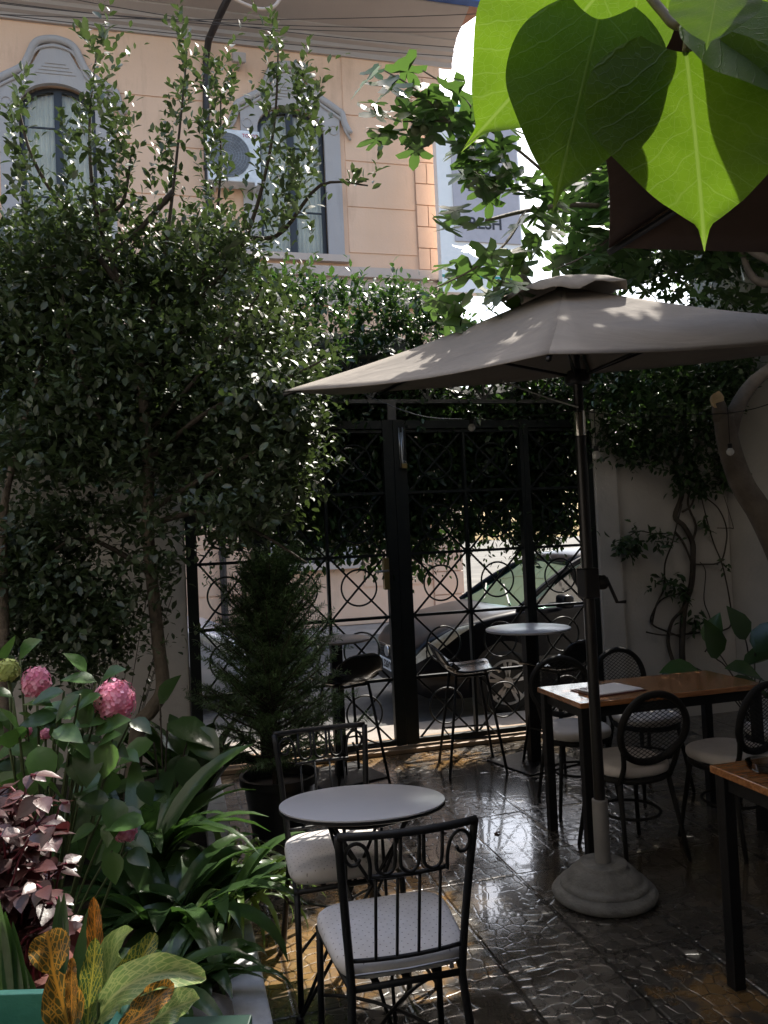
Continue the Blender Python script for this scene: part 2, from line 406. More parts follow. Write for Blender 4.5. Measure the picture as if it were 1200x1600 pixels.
M_trim = plaster('grey_plaster_trim', (.42, .385, .375), True)
M_corn = plaster('taupe_cornice_plaster', (.40, .34, .31))
M_cream = plaster('cream_plaster_band', (.55, .44, .37))
M_dark = P('dark_window_frame', (.02, .02, .024), .4)
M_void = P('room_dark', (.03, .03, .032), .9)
M_curt = P('window_curtain', (.78, .74, .66), .9, var=.1, vscale=3)
M_blue = P('blue_painted_gutter', (.03, .09, .30), .45)
M_pipe = P('dark_downpipe', (.035, .026, .024), .45, metal=.2)
M_white = P('white_paint', (.75, .75, .76), .45)
def glassmat(name, tint=(.55, .65, .62), mixv=.62, rough=.03, gcol=(.9, .9, .9)):
    mt, n, o = newmat(name); L = n.links.new
    g = n.nodes.new('ShaderNodeBsdfGlossy'); g.inputs['Roughness'].default_value = rough; g.inputs[0].default_value = rgb(gcol)
    t = n.nodes.new('ShaderNodeBsdfTransparent'); t.inputs[0].default_value = rgb(tint)
    f = n.nodes.new('ShaderNodeFresnel'); f.inputs[0].default_value = 1.45
    a = n.nodes.new('ShaderNodeMath'); a.operation = 'ADD'; a.inputs[1].default_value = 1-mixv-.3; L(f.outputs[0], a.inputs[0]); a.use_clamp = True
    x = n.nodes.new('ShaderNodeMixShader'); L(a.outputs[0], x.inputs[0]); L(t.outputs[0], x.inputs[1]); L(g.outputs[0], x.inputs[2]); L(x.outputs[0], o.inputs[0])
    return mt
M_glass = glassmat('window_glass', (.93, .94, .92), .70)
bl = thing('apartment_building', 'peach plastered building with grey arched window surrounds across the street', 'building', (1.5, YF, 0))
XR = 5.36
WC = [-9.7, -5.68, -1.62, 2.42]            # window axes
upper = [(c-.66, c+.66, 6.95, 9.75) for c in WC]
lower = [(c-.66, c+.66, 1.25, 3.9) for c in WC]
holes = upper+lower
xs = sorted(set([-14, XR]+[h[0] for h in holes]+[h[1] for h in holes])); zs = sorted(set([0, 11.0]+[h[2] for h in holes]+[h[3] for h in holes]))
b = MB()
for i in range(len(xs)-1):
    for k in range(len(zs)-1):
        cx, cz = (xs[i]+xs[i+1])/2, (zs[k]+zs[k+1])/2
        if any(h[0] < cx < h[1] and h[2] < cz < h[3] for h in holes): continue
        b.add([(xs[i], YF, zs[k]), (xs[i+1], YF, zs[k]), (xs[i+1], YF, zs[k+1]), (xs[i], YF, zs[k+1])], [(0, 1, 2, 3)])
for h in holes:     # reveals
    a0, a1, z0, z1 = h; y0, y1 = YF, YF+.32
    b.add([(a0, y0, z0), (a0, y1, z0), (a0, y1, z1), (a0, y0, z1)], [(0, 1, 2, 3)]); b.add([(a1, y0, z0), (a1, y1, z0), (a1, y1, z1), (a1, y0, z1)], [(3, 2, 1, 0)])
    b.add([(a0, y0, z0), (a1, y0, z0), (a1, y1, z0), (a0, y1, z0)], [(0, 1, 2, 3)]); b.add([(a0, y0, z1), (a1, y0, z1), (a1, y1, z1), (a0, y1, z1)], [(3, 2, 1, 0)])
b.add([(XR, YF, 0), (XR, YF+9, 0), (XR, YF+9, 11), (XR, YF, 11)], [(0, 1, 2, 3)])
b.add([(-14, YF, 0), (-14, YF+9, 0), (-14, YF+9, 11), (-14, YF, 11)], [(3, 2, 1, 0)])
b.add([(-14, YF+9, 0), (XR, YF+9, 0), (XR, YF+9, 11), (-14, YF+9, 11)], [(3, 2, 1, 0)])
b.build('wall', M_peach, bl)
# shallow rusticated courses standing 15 mm proud, split round the windows' surrounds
b = MB()
sur = [(c-1.08, c+1.02) for c in WC]
zc = [7.05, 7.93, 8.81, 9.69]
for zi in range(len(zc)):
    z0 = zc[zi]+.012; z1 = (zc[zi+1] if zi < 3 else 10.82)-.012
    edges = [-14]+[e for s_ in sur for e in s_]+[4.78]
    for i in range(0, len(edges), 2):
        b.bbox((edges[i]+.003, YF-.018, z0), (edges[i+1]-.003, YF+.01, z1))
for z0, z1 in ((.1, .74), (4.3, 5.1), (5.12, 5.9)):
    b.bbox((-14, YF-.02, z0), (4.78, YF+.01, z1))
for z0, z1 in ((.78, 1.6), (1.62, 2.5), (2.52, 3.4), (3.42, 4.28)):
    for i in range(0, len(edges), 2): b.bbox((edges[i]+.003, YF-.02, z0), (edges[i+1]-.003, YF+.01, z1))
b.build('wall_course', M_peach, bl)
b = MB(); z = 6.78; k = 0
while z < 10.7:
    h = .42
    if k % 2: b.bbox((4.8, YF-.05, z+.01), (XR+.03, YF+.01, z+h-.01))
    else:
        b.bbox((4.8, YF-.05, z+.01), (5.02, YF+.01, z+h-.01)); b.bbox((5.035, YF-.05, z+.01), (XR+.03, YF+.01, z+h-.01))
    z += h; k += 1
z = .1; b2 = MB()
while z < 5.9:
    b2.bbox((4.8, YF-.05, z+.01), (XR+.03, YF+.01, z+.43)); z += .44
b2.build('lower_quoins', M_peach2, bl)
b.build('corner_quoins', M_peach2, bl)
b = MB()
b.bbox((-14, YF-.10, 6.66), (XR+.1, YF+.012, 6.76)); b.bbox((-14, YF-.16, 6.56), (XR+.16, YF+.012, 6.655)); b.bbox((-14, YF-.07, 6.2), (XR+.07, YF+.012, 6.555)); b.bbox((-14, YF-.12, 6.02), (XR+.12, YF+.012, 6.195))
b.bbox((-14, YF-.06, .0), (XR+.06, YF+.012, .09))
b.build('string_course', M_cream, bl)
b = MB()
prof = [(.0, 10.80), (-.06, 10.80), (-.06, 10.90), (-.12, 10.93), (-.12, 11.0), (-.2, 11.03), (-.2, 11.1), (-.34, 11.17), (-.34, 11.2), (-1.05, 11.36), (-1.05, 11.42), (-1.0, 11.5), (0, 11.6)]
n_ = len(prof); vs = [(-14.2, YF+y_, z_) for y_, z_ in prof]+[(XR+.3, YF+y_, z_) for y_, z_ in prof]
b.add(vs, [(i, n_+i, n_+(i+1) % n_, (i+1) % n_) for i in range(n_)]+[tuple(range(n_)), tuple(range(n_, 2*n_))[::-1]])
b.build('cornice', M_corn, bl)
b = MB(); b.bbox((-14.2, YF-1.22, 11.38), (XR+.9, YF-1.06, 11.56)); b.build('gutter', M_blue, bl)
b = MB(); b.add([(-14.3, YF-1.1, 11.56), (XR+.9, YF-1.1, 11.56), (XR+.6, YF+4.5, 13.4), (-14.3, YF+4.5, 13.4), (XR+.9, YF+10, 11.56), (-14.3, YF+10, 11.56)], [(0, 1, 2, 3), (3, 2, 4, 5)])
b.build('roof', P('roof_tiles', (.28, .13, .08), .8, bump=.5, bscale=20), bl)
def arch(cx, hw, z0, zs_, rise, n=16):      # outline up the left side, over the arch, down the right
    pts = [(cx-hw, z0), (cx-hw, zs_)]
    for i in range(1, n):
        a = math.pi*(1-i/n); pts.append((cx+hw*math.cos(a), zs_+rise*math.sin(a)))
    return pts+[(cx+hw, zs_), (cx+hw, z0)]
def window(cx, z0, zspring, rise, up=True):
    hw = .62
    inner = arch(cx, hw, z0, zspring, rise)
    # outer outline with a raised hump in the middle and dropped shoulders
    outer = []
    n = len(inner)
    for i, (x, z) in enumerate(inner):
        if i < 2 or i > n-3:
            outer.append((cx+math.copysign(.92, x-cx), z if i in (0, n-1) else zspring+.15)); continue
        u = (x-cx)/hw; sh = zspring+rise+.30-.42*abs(u)**1.6
        hump = .42*max(0, 1-(abs(u)/.42)**3) if abs(u) < .42 else 0
        outer.append((cx+u*.95, sh+hump*(1 if up else .3)))
    f = MB(); f.band(inner, outer, lambda x, z, s: (x, YF-.07+s*.085, z))
    fr = f.build('window_surround', M_trim, bl)
    # raised hood moulding that follows the outer line with ears
    f = MB(); path = [(cx-1.12, YF-.08, zspring+.02), (cx-1.02, YF-.085, zspring+.2)]
    for u in [i/14-1 for i in range(29)]:
        sh = zspring+rise+.36-.44*abs(u)**1.6; au = abs(u)
        hump = .40/(1+math.exp((au-.42)*22))
        path.append((cx+u*.98, YF-.085, sh+hump*(1 if up else .3)))
    path += [(cx+1.02, YF-.085, zspring+.2), (cx+1.12, YF-.08, zspring+.02)]
    f.tube(smoothpath(path, 2), .065, 8); f.tube([(x, y, z-.12) for x, y, z in path], .028, 6)
    f.build('hood_moulding', M_trim, fr, smooth=True)
    for sx in (-1, 1):
        f = MB(); f.ring((cx+sx*.80, YF-.075, zspring+.06), .085, .014, n=20); f.build('roundel', M_trim, fr)
    f = MB()
    for k in range(4): f.bar((cx-.32+.05*k, YF-.075, zspring+rise+.16+.06*k), (cx+.32-.05*k, YF-.075, zspring+rise+.16+.06*k), .02)
    f.build('relief', M_trim, fr)
    f = MB(); f.bbox((cx-1.0, YF-.13, z0-.13), (cx+1.0, YF+.3, z0-.002)); f.build('sill', M_cream, fr)
    wf = MB(); o2 = arch(cx, hw-.002, z0+.002, zspring, rise-.002); i2 = arch(cx, hw-.07, z0+.07, zspring, rise-.07)
    wf.band(i2, o2, lambda x, z, s: (x, YF+.10+s*.07, z)); wf.bbox((cx-hw+.07, YF+.101, z0+.002), (cx+hw-.07, YF+.169, z0+.068))
    wf.bbox((cx-.065, YF+.09, z0+.069), (cx+.065, YF+.155, zspring+rise-.05))
    for z in (z0+.85, zspring-.25):
        for sx in (-1, 1): wf.bbox((cx+sx*.067, YF+.115, z-.013), (cx+sx*(hw-.072), YF+.15, z+.013))
    w_ = wf.build('window', M_dark, bl)
    g = MB(); g.prism(arch(cx, hw-.05, z0+.05, zspring, rise-.05), lambda x, z, s: (x, YF+.128+s*.006, z)); g.build('pane', M_glass, w_)
    c = MB()
    for sx in (-1, 1):
        n2 = 40; vs = []
        for i in range(n2+1):
            x = cx+sx*lerp(.05, hw-.02, i/n2); yy = YF+.24+.015*math.sin(i*1.1)
            vs += [(x, yy, z0+.02), (x, yy, zspring+rise+.1)]
        c.add(vs, [(2*i, 2*i+2, 2*i+3, 2*i+1) for i in range(n2)])
    c.build('curtain', M_curt, w_)
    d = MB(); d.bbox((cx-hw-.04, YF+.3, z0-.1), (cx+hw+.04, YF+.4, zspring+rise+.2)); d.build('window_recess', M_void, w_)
for c in WC: window(c, 6.97, 9.28, .46, True)
for c in WC: window(c, 1.27, 3.55, .32, False)
# drainpipe
b = MB()
pp = [PY(362, -14, YF-1.08), PY(345, 20, YF-.8), PY(326, 62, YF-.30), PY(322, 90, YF-.10), PY(322, 190, YF-.10), Vector((PY(325, 300, YF).x, YF-.10, 6.5)), Vector((PY(325, 300, YF).x, YF-.10, .2))]
b.tube(pp, .062, 12); px_ = pp[-1].x
for z in (9.9, 8.4, 7.0, 5.2, 3.4, 1.5): b.tube([(px_, YF-.10, z), (px_, YF-.10, z+.07)], .075, 12)
b.build('downpipe', M_pipe, bl, smooth=True, auto=40)
# cables strung under the eaves
cb = thing('overhead_cables', 'thin dark cables strung below the eaves of the peach building', 'cable', (0, 13.6, 10.5))
for (a, c_, e) in (((0, 2), (300, 37), (735, 43)), ((130, -5), (400, 45), (735, 78)), ((0, 24), (330, 30), (740, 20)), ((0, 20), (380, 58), (735, 92)), ((60, 8), (440, 50), (740, 47))):
    q = MB(); q.tube(bez(PY(a[0]-60, a[1]-5, 13.55), PY(c_[0], c_[1]+12, 13.5), PY(e[0]+40, e[1], 13.6), 20), .007, 5); q.build('cable', M_pipe, cb)
q = MB(); q.tube(smoothpath([PY(352, -12, 13.3), PY(375, 3, 13.3), PY(405, 14, 13.35), PY(428, 10, 13.35), PY(440, -6, 13.35)], 5), .03, 7)
tag(q.build('hose_loop', M_cream, smooth=True), 'cream hose loop hanging under the roof edge by the downpipe', 'hose')
# floodlight on the wall
fc = PY(372, 97, YF-.15); fl = thing('floodlight', 'small grey floodlight box fixed on the wall right of the downpipe', 'light', (fc.x, YF, fc.z))
b = MB(); Rm = Matrix.Rotation(rad(25), 3, 'X'); b.box((fc.x, YF-.28, fc.z), (.24, .26, .16), Rm); b.build('housing', M_corn, fl, bevel=.02)
b = MB(); b.bar((fc.x, YF-.22, fc.z-.02), (fc.x, YF+.01, fc.z-.06), .05); b.build('bracket', M_corn, fl)
# text helper
def text(name, body, size, mat, parent, loc, rx=90, rz=0, depth=.003, align='CENTER', bold=False):
    cu = bpy.data.curves.new(name, 'FONT'); cu.body = body; cu.size = size; cu.extrude = depth; cu.align_x = align; cu.align_y = 'CENTER'
    if bold: cu.offset = size*.02
    to = bpy.data.objects.new(name+'_tmp', cu); COL.objects.link(to)
    dg = bpy.context.evaluated_depsgraph_get(); me = bpy.data.meshes.new_from_object(to.evaluated_get(dg))
    bpy.data.objects.remove(to)
    R_ = Matrix.Rotation(rad(rz), 4, 'Z') @ Matrix.Rotation(rad(rx), 4, 'X')
    off = Vector(loc)-(parent.location if parent else Vector((0, 0, 0)))
    me.transform(Matrix.Translation(off) @ R_); me.materials.clear(); me.materials.append(mat)
    o = bpy.data.objects.new(name, me); COL.objects.link(o); o.parent = parent; return o
# air conditioner
a0 = PY(330, 282, YF-.35); a1 = PY(405, 207, YF-.35)
ac = thing('air_conditioner', 'white outdoor air conditioner with round fan grille between the arched windows', 'air conditioner', (a0.x, YF, a0.z))
b = MB(); b.bbox((a0.x-.05, YF-.38, a0.z), (a1.x, YF-.06, a1.z)); b.build('casing', M_white, ac, bevel=.015)
b = MB(); fcx, fcz = a0.x+.30, (a0.z+a1.z)/2; R_ = (a1.z-a0.z)*.42
for k in range(1, 9): b.ring((fcx, YF-.392, fcz), R_*k/8, .006, n=36, m=4)
for k in range(12):
    a = math.pi*k/12; b.bar((fcx-R_*math.cos(a), YF-.392, fcz-R_*math.sin(a)), (fcx+R_*math.cos(a), YF-.392, fcz+R_*math.sin(a)), .006)
b.build('fan_grille', P('grey_plastic', (.25, .26, .28), .5), ac); b = MB(); b.lathe([(0, 0), (R_*1.02, 0), (R_*1.02, .004), (0, .004)], (fcx, YF-.384, fcz), 36, Matrix.Rotation(rad(90), 3, 'X')); b.build('fan_opening', P('fan_shadow_grey', (.16, .165, .18), .7), ac)
M_red = P('red_lettering', (.55, .03, .10), .5)
text('lettering', 'TOSOT', .085, M_red, ac, (a1.x-.17, YF-.385, a1.z-.10))
b = MB(); b.bbox((a0.x+.05, YF-.40, a0.z-.06), (a0.x+.09, YF-.01, a0.z-.002)); b.bbox((a1.x-.12, YF-.40, a0.z-.06), (a1.x-.08, YF-.01, a0.z-.002)); b.build('wall_bracket', M_white, ac)
# blade sign at the building corner
YS = 13.9
s0 = PY(692, 456, YS); s1 = PY(806, 172, YS); p0 = PY(711, 377, YS); p1 = PY(804, 205, YS)
M_white2 = P('bright_white_acrylic', (.90, .86, .82), .4, var=.02)
sg = thing('blade_sign', 'tall white sign box with grey panel and dark letters at the building corner', 'sign', (s0.x, YS, s0.z))
b = MB(); b.bbox((s0.x, YS+.002, s0.z), (s1.x, YS+.2, s1.z)); b.build('casing', M_white2, sg, bevel=.01)
M_sign = P('grey_sign_panel', (.50, .45, .47), .5, var=.05)
b = MB(); b.bbox((p0.x, YS-.03, p0.z), (p1.x, YS+.001, p1.z)); b.build('panel', M_sign, sg)
M_teal = P('teal_line', (.05, .35, .30), .5); 
for zz in (s1.z-.05, s0.z+.28):
    b = MB(); b.bbox((s0.x+.002, YS-.004, zz), (s1.x-.002, YS+.001, zz+.05)); b.build('teal_stripe', M_teal, sg)
M_ink = P('dark_sign_ink', (.035, .03, .035), .5)
q = PY(752, 351, YS); text('lettering', 'FRESH', .30, M_ink, sg, (q.x, YS-.033, q.z), bold=True)
b = MB(); l0 = PY(728, 283, YS); l1 = PY(768, 270, YS); r_ = (l1.x-l0.x)/2; cx = (l0.x+l1.x)/2
pl = [(cx+r_*math.cos(math.pi*i/14)*1.0, l0.z+.22*math.sin(math.pi*i/14)**.8) for i in range(15)]
b.prism(pl, lambda x, z, s: (x, YS-.036+s*.007, z)); z2 = PY(740, 300, YS).z; b.bbox((cx-r_*.9, YS-.036, z2), (cx+r_, YS-.029, z2+.09))
pl = [(cx+.1+r_*.75*math.cos(math.pi*i/14), l0.z+.30+.18*math.sin(math.pi*i/14)) for i in range(15)]
b.prism(pl, lambda x, z, s: (x, YS-.036+s*.007, z)); b.build('emblem', M_ink, sg)
b = MB(); b.bar((XR-.05, YS+.3, s0.z+.8), (s0.x+.3, YS+.1, s0.z+.8), .06); b.bar((XR-.05, YS+.3, s1.z-.8), (s0.x+.3, YS+.1, s1.z-.8), .06); b.bbox((s0.x+.1, YS+.19, s0.z+.3), (s0.x+.2, YF+.9, s0.z+.4)); b.build('bracket', M_dark, sg)
# ================================================================== COURTYARD WALLS
M_render = P('off_white_render', (.49, .46, .42), .9, var=.12, vscale=1.4, bump=.45, bscale=28)
XW = 4.86
w1 = MB(); w1.bbox((-3.6, YG, -.03), (.10, YG+.25, 2.68)); tag(w1.build('garden_wall', M_render, bevel=.01), 'white rendered wall left of the iron gate behind the shrubs', 'wall')
w2 = MB(); w2.bbox((3.72, YG+.02, -.03), (XW, YG+.25, 2.68)); w2.bbox((3.50, YG-.05, -.03), (3.718, YG+.28, 2.70))
tag(w2.build('garden_wall', M_render, bevel=.012), 'white rendered wall right of the iron gate under the vine', 'wall')
w3 = MB(); w3.bbox((XW+.002, -2.6, -.03), (XW+.3, YG+.4, 8.5)); tag(w3.build('side_wall', M_render, bevel=.01), 'tall white rendered side wall at the right edge', 'wall')
w4 = MB(); w4.bbox((-3.9, -2.6, -.03), (-3.602, YG+.4, 3.4)); tag(w4.build('boundary_wall', M_render), 'boundary wall at the far left behind the planted bed', 'wall')
nb_ = thing('neighbour_sky_blocker', 'unseen rendered house block beyond the left boundary wall, added to cut sky light', 'house', (-6.5, 1, 0))
b = MB(); b.bbox((-9, -6, -.03), (-3.95, 4.6, 8.5)); b.build('wall', M_render, nb_)  # unseen block added to cut sky light on the yard
cafe = thing('cafe_sky_blocker', 'unseen rendered cafe house behind the seating, added and raised to cut sky light', 'house', (.5, -2.6, 0))
b = MB(); b.bbox((-3.9, -6, -.03), (XW+.3, -2.602, 9.5)); b.build('wall', M_render, cafe)  # unseen house added behind the camera, made tall to darken the yard
b = MB(); b.bbox((.3, -2.60, .0), (1.5, -2.53, 2.2)); b.bbox((2.2, -2.60, .9), (3.8, -2.53, 2.2)); b.build('door', M_dark, cafe)  # door panels on the added, unseen cafe house
b = MB(); b.bbox((-3.60, -2.598, 3.02), (XW-.01, -.25, 3.12)); b.build('blocking_canopy_roof', P('blocking_canopy_boards', (.10, .06, .04), .7), cafe)  # unseen roof, extended towards the camera to cut sky light from behind
# ================================================================== GATE
M_iron = P('dark_green_black_iron', (.008, .011, .010), .5, spec=.3, var=.2, vscale=20, bump=.15, bscale=90)
gt = thing('wrought_iron_gate', 'black wrought iron double gate with rings and crossed bars', 'gate', (1.77, YG, 0))
Z0 = .075; CH = .492; NR = 5; ZT = Z0+CH*NR
def cellfill(mb, xa, xb, skip=()):
    for r in range(NR):
        za, zb = Z0+CH*r, Z0+CH*(r+1); cx, cz = (xa+xb)/2, (za+zb)/2
        mb.bar((xa, YG+.014, za), (xb, YG+.014, zb), .015, .010); mb.bar((xa, YG+.026, zb), (xb, YG+.026, za), .015, .010)
        mb.ring((cx, YG-.0, cz), .142, .0075, n=36, m=6)
def rails(mb, xa, xb):
    for r in range(NR+1):
        z = Z0+CH*r; mb.bbox((xa, YG-.008, z-.011), (xb, YG+.036, z+.011))
def leafpart(name, posts, thin, parent):
    b = MB()
    for xa, xb in posts: b.bbox((xa, YG-.03, .05), (xb, YG+.035, ZT+.09))
    e = [posts[0][1]]+thin+[posts[-1][0]]
    b.bbox((posts[0][1]+.001, YG-.024, .052), (posts[-1][0]-.001, YG+.03, .092)); b.bbox((posts[0][1]+.001, YG-.024, ZT+.02), (posts[-1][0]-.001, YG+.03, ZT+.085))
    o = b.build(name, M_iron, parent)
    s = MB(); rails(s, e[0]+.001, e[-1]-.001)
    for x in thin: s.bbox((x-.011, YG-.011, .093), (x+.011, YG+.039, ZT+.019))
    for xa, xb in zip(e, e[1:]): cellfill(s, xa+.01, xb-.01)
    s.build('ring_lattice', M_iron, o); return o
leafpart('side_panel', [(.105, .185), (.60, .682)], [], gt)
l1_ = leafpart('gate_leaf', [(.686, .705), (1.655, 1.738)], [1.176], gt)
l2_ = leafpart('gate_leaf', [(1.742, 1.845), (2.83, 2.86)], [2.342], gt)
leafpart('side_panel', [(2.863, 2.91), (3.40, 3.495)], [], gt)
# overthrow with half rings and crossed bars
b = MB(); zo = 2.76; b.bbox((.105, YG-.02, zo), (3.495, YG+.03, zo+.03)); b.bbox((.105, YG-.02, zo+.36), (3.495, YG+.03, zo+.39))
x = .12; k = 0
while x < 3.4:
    xb = x+.242; 
    if k % 2 == 0: b.bar((x, YG, zo+.03), (xb, YG, zo+.36), .018, .012)
    else: b.bar((x, YG, zo+.36), (xb, YG, zo+.03), .018, .012)
    if k % 2 == 0: b.tube([(xb+.17*math.cos(a), YG+.02, zo+.36-.2*math.sin(a)) for a in [math.pi*i/14 for i in range(15)]], .008, 6); b.tube([(xb+.11*math.cos(a), YG+.02, zo+.36-.13*math.sin(a)) for a in [math.pi*i/14 for i in range(15)]], .006, 6)
    if k % 2 == 1: b.bbox((xb-.009, YG-.01, zo+.03), (xb+.009, YG+.02, zo+.36))
    x = xb; k += 1
for xp in (.145, 1.74, 3.45): b.bbox((xp-.035, YG-.028, ZT+.088), (xp+.035, YG+.033, zo-.001))
M_iron2 = P('weathered_grey_iron', (.08, .08, .078), .5, var=.25, vscale=14)
b.build('overthrow', M_iron2, gt)
M_brass = P('worn_brass', (.32, .24, .10), .35, metal=.8)
M_steel = P('galvanised_steel', (.35, .35, .36), .35, metal=.8)
b = MB(); lx = 1.655; b.bbox((lx-.045, YG-.06, 1.28), (lx-.003, YG+.0, 1.53)); lk = b.build('lock_box', M_brass, gt, bevel=.004)
b = MB(); b.tube([(lx-.02, YG-.062, 1.43), (lx-.02, YG-.10, 1.43), (lx-.13, YG-.10, 1.425)], .009, 8); b.build('handle', M_steel, lk, smooth=True)
b = MB(); b.tube([(1.80, YG-.05, 2.52), (1.80, YG-.05, 2.28), (1.84, YG-.06, 2.26)], .009, 8); b.tube([(1.785, YG-.045, 2.56), (1.785, YG-.045, 2.24)], .006, 6); b.tube([(1.815, YG-.045, 2.56), (1.815, YG-.045, 2.24)], .006, 6); b.build('bolt', M_steel, gt, smooth=True)
pc = PY(632, 728, YG-.08); pk = thing('padlock', 'small brass padlock hanging on the gate bolt', 'padlock', (pc.x, pc.y, pc.z))
b = MB(); b.box(pc, (.045, .022, .038)); b.build('lock_body', M_brass, pk, bevel=.004)
b = MB(); b.tube([pc+Vector((.016*math.cos(a), 0, .018+.022*math.sin(a))) for a in [math.pi*i/10 for i in range(11)]], .004, 6); b.build('shackle', M_steel, pk, smooth=True)
# ================================================================== CARS
def carpaint(name, c, rough=.18):
    mt, n, o = newmat(name); b_ = n.nodes.new('ShaderNodeBsdfPrincipled'); n.links.new(b_.outputs[0], o.inputs[0])
    tc = n.nodes.new('ShaderNodeTexCoord'); nz = noise(n, 4, 5, .6, tc.outputs['Object'])
    cc = ramp(n, nz.outputs[0], [(.3, tuple(x*.85 for x in c)), (.7, c)]); n.links.new(cc, b_.inputs['Base Color'])
    b_.inputs['Metallic'].default_value = .0; b_.inputs['Roughness'].default_value = rough+.12; b_.inputs['Specular IOR Level'].default_value = .1; b_.inputs['Coat Weight'].default_value = .16 if c[0] < .1 else .8; b_.inputs['Coat Roughness'].default_value = .05
    return mt
M_tyre = P('tyre_rubber', (.02, .02, .02), .85, bump=.3, bscale=60)
M_rim = P('silver_alloy', (.55, .55, .56), .3, metal=.7)
M_lens = P('headlamp_lens', (.62, .64, .60), .12, var=.2, vscale=14, coat=1.0)
M_plast = P('black_trim_plastic', (.015, .015, .016), .5)
M_carglass = glassmat('green_tinted_car_glass', (.22, .36, .30), .12, gcol=(.50, .80, .64))
M_carglassd = glassmat('dark_car_glass', (.10, .13, .12), .55)
M_seatd = P('car_interior', (.06, .06, .065), .8)
ST = [(0, .32, .47, .52, .50), (.05, .25, .60, .67, .68), (.16, .20, .70, .77, .78), (.42, .18, .82, .885, .84), (.85, .18, .90, .965, .86), (1.2, .18, .945, 1.01, .87), (1.9, .18, .97, 1.03, .87), (3.2, .18, 1.0, 1.05, .87), (3.75, .19, .99, 1.04, .84), (3.98, .24, .92, .97, .78), (4.05, .34, .70, .74, .68)]
def cstat(x):
    for a, b_ in zip(ST, ST[1:]):
        if x <= b_[0]:
            t = (x-a[0])/(b_[0]-a[0]); t = max(0, t); return [lerp(a[i], b_[i], t) for i in range(1, 5)]
    return ST[-1][1:]
def csurf(x, v, off=0.0, side=-1):       # v 0 sill .. 0.5 shoulder .. 1 centre line
    zl, zb, zt, hw = cstat(x)
    if v < .5:
        t = v/.5; y = hw*(.955+.045*math.sin(math.pi*min(1, t*1.15)*.8)); z = lerp(zl, zb-.05, t); 
    else:
        t = (v-.5)/.5; y = hw*(1-t**2.6)*.985; z = (zb-.05)+(zt-zb+.05)*(1-(1-t)**3)
        if t > .97: pass
    return Vector((x, side*(y+off), z+off*.5*(v > .5)))
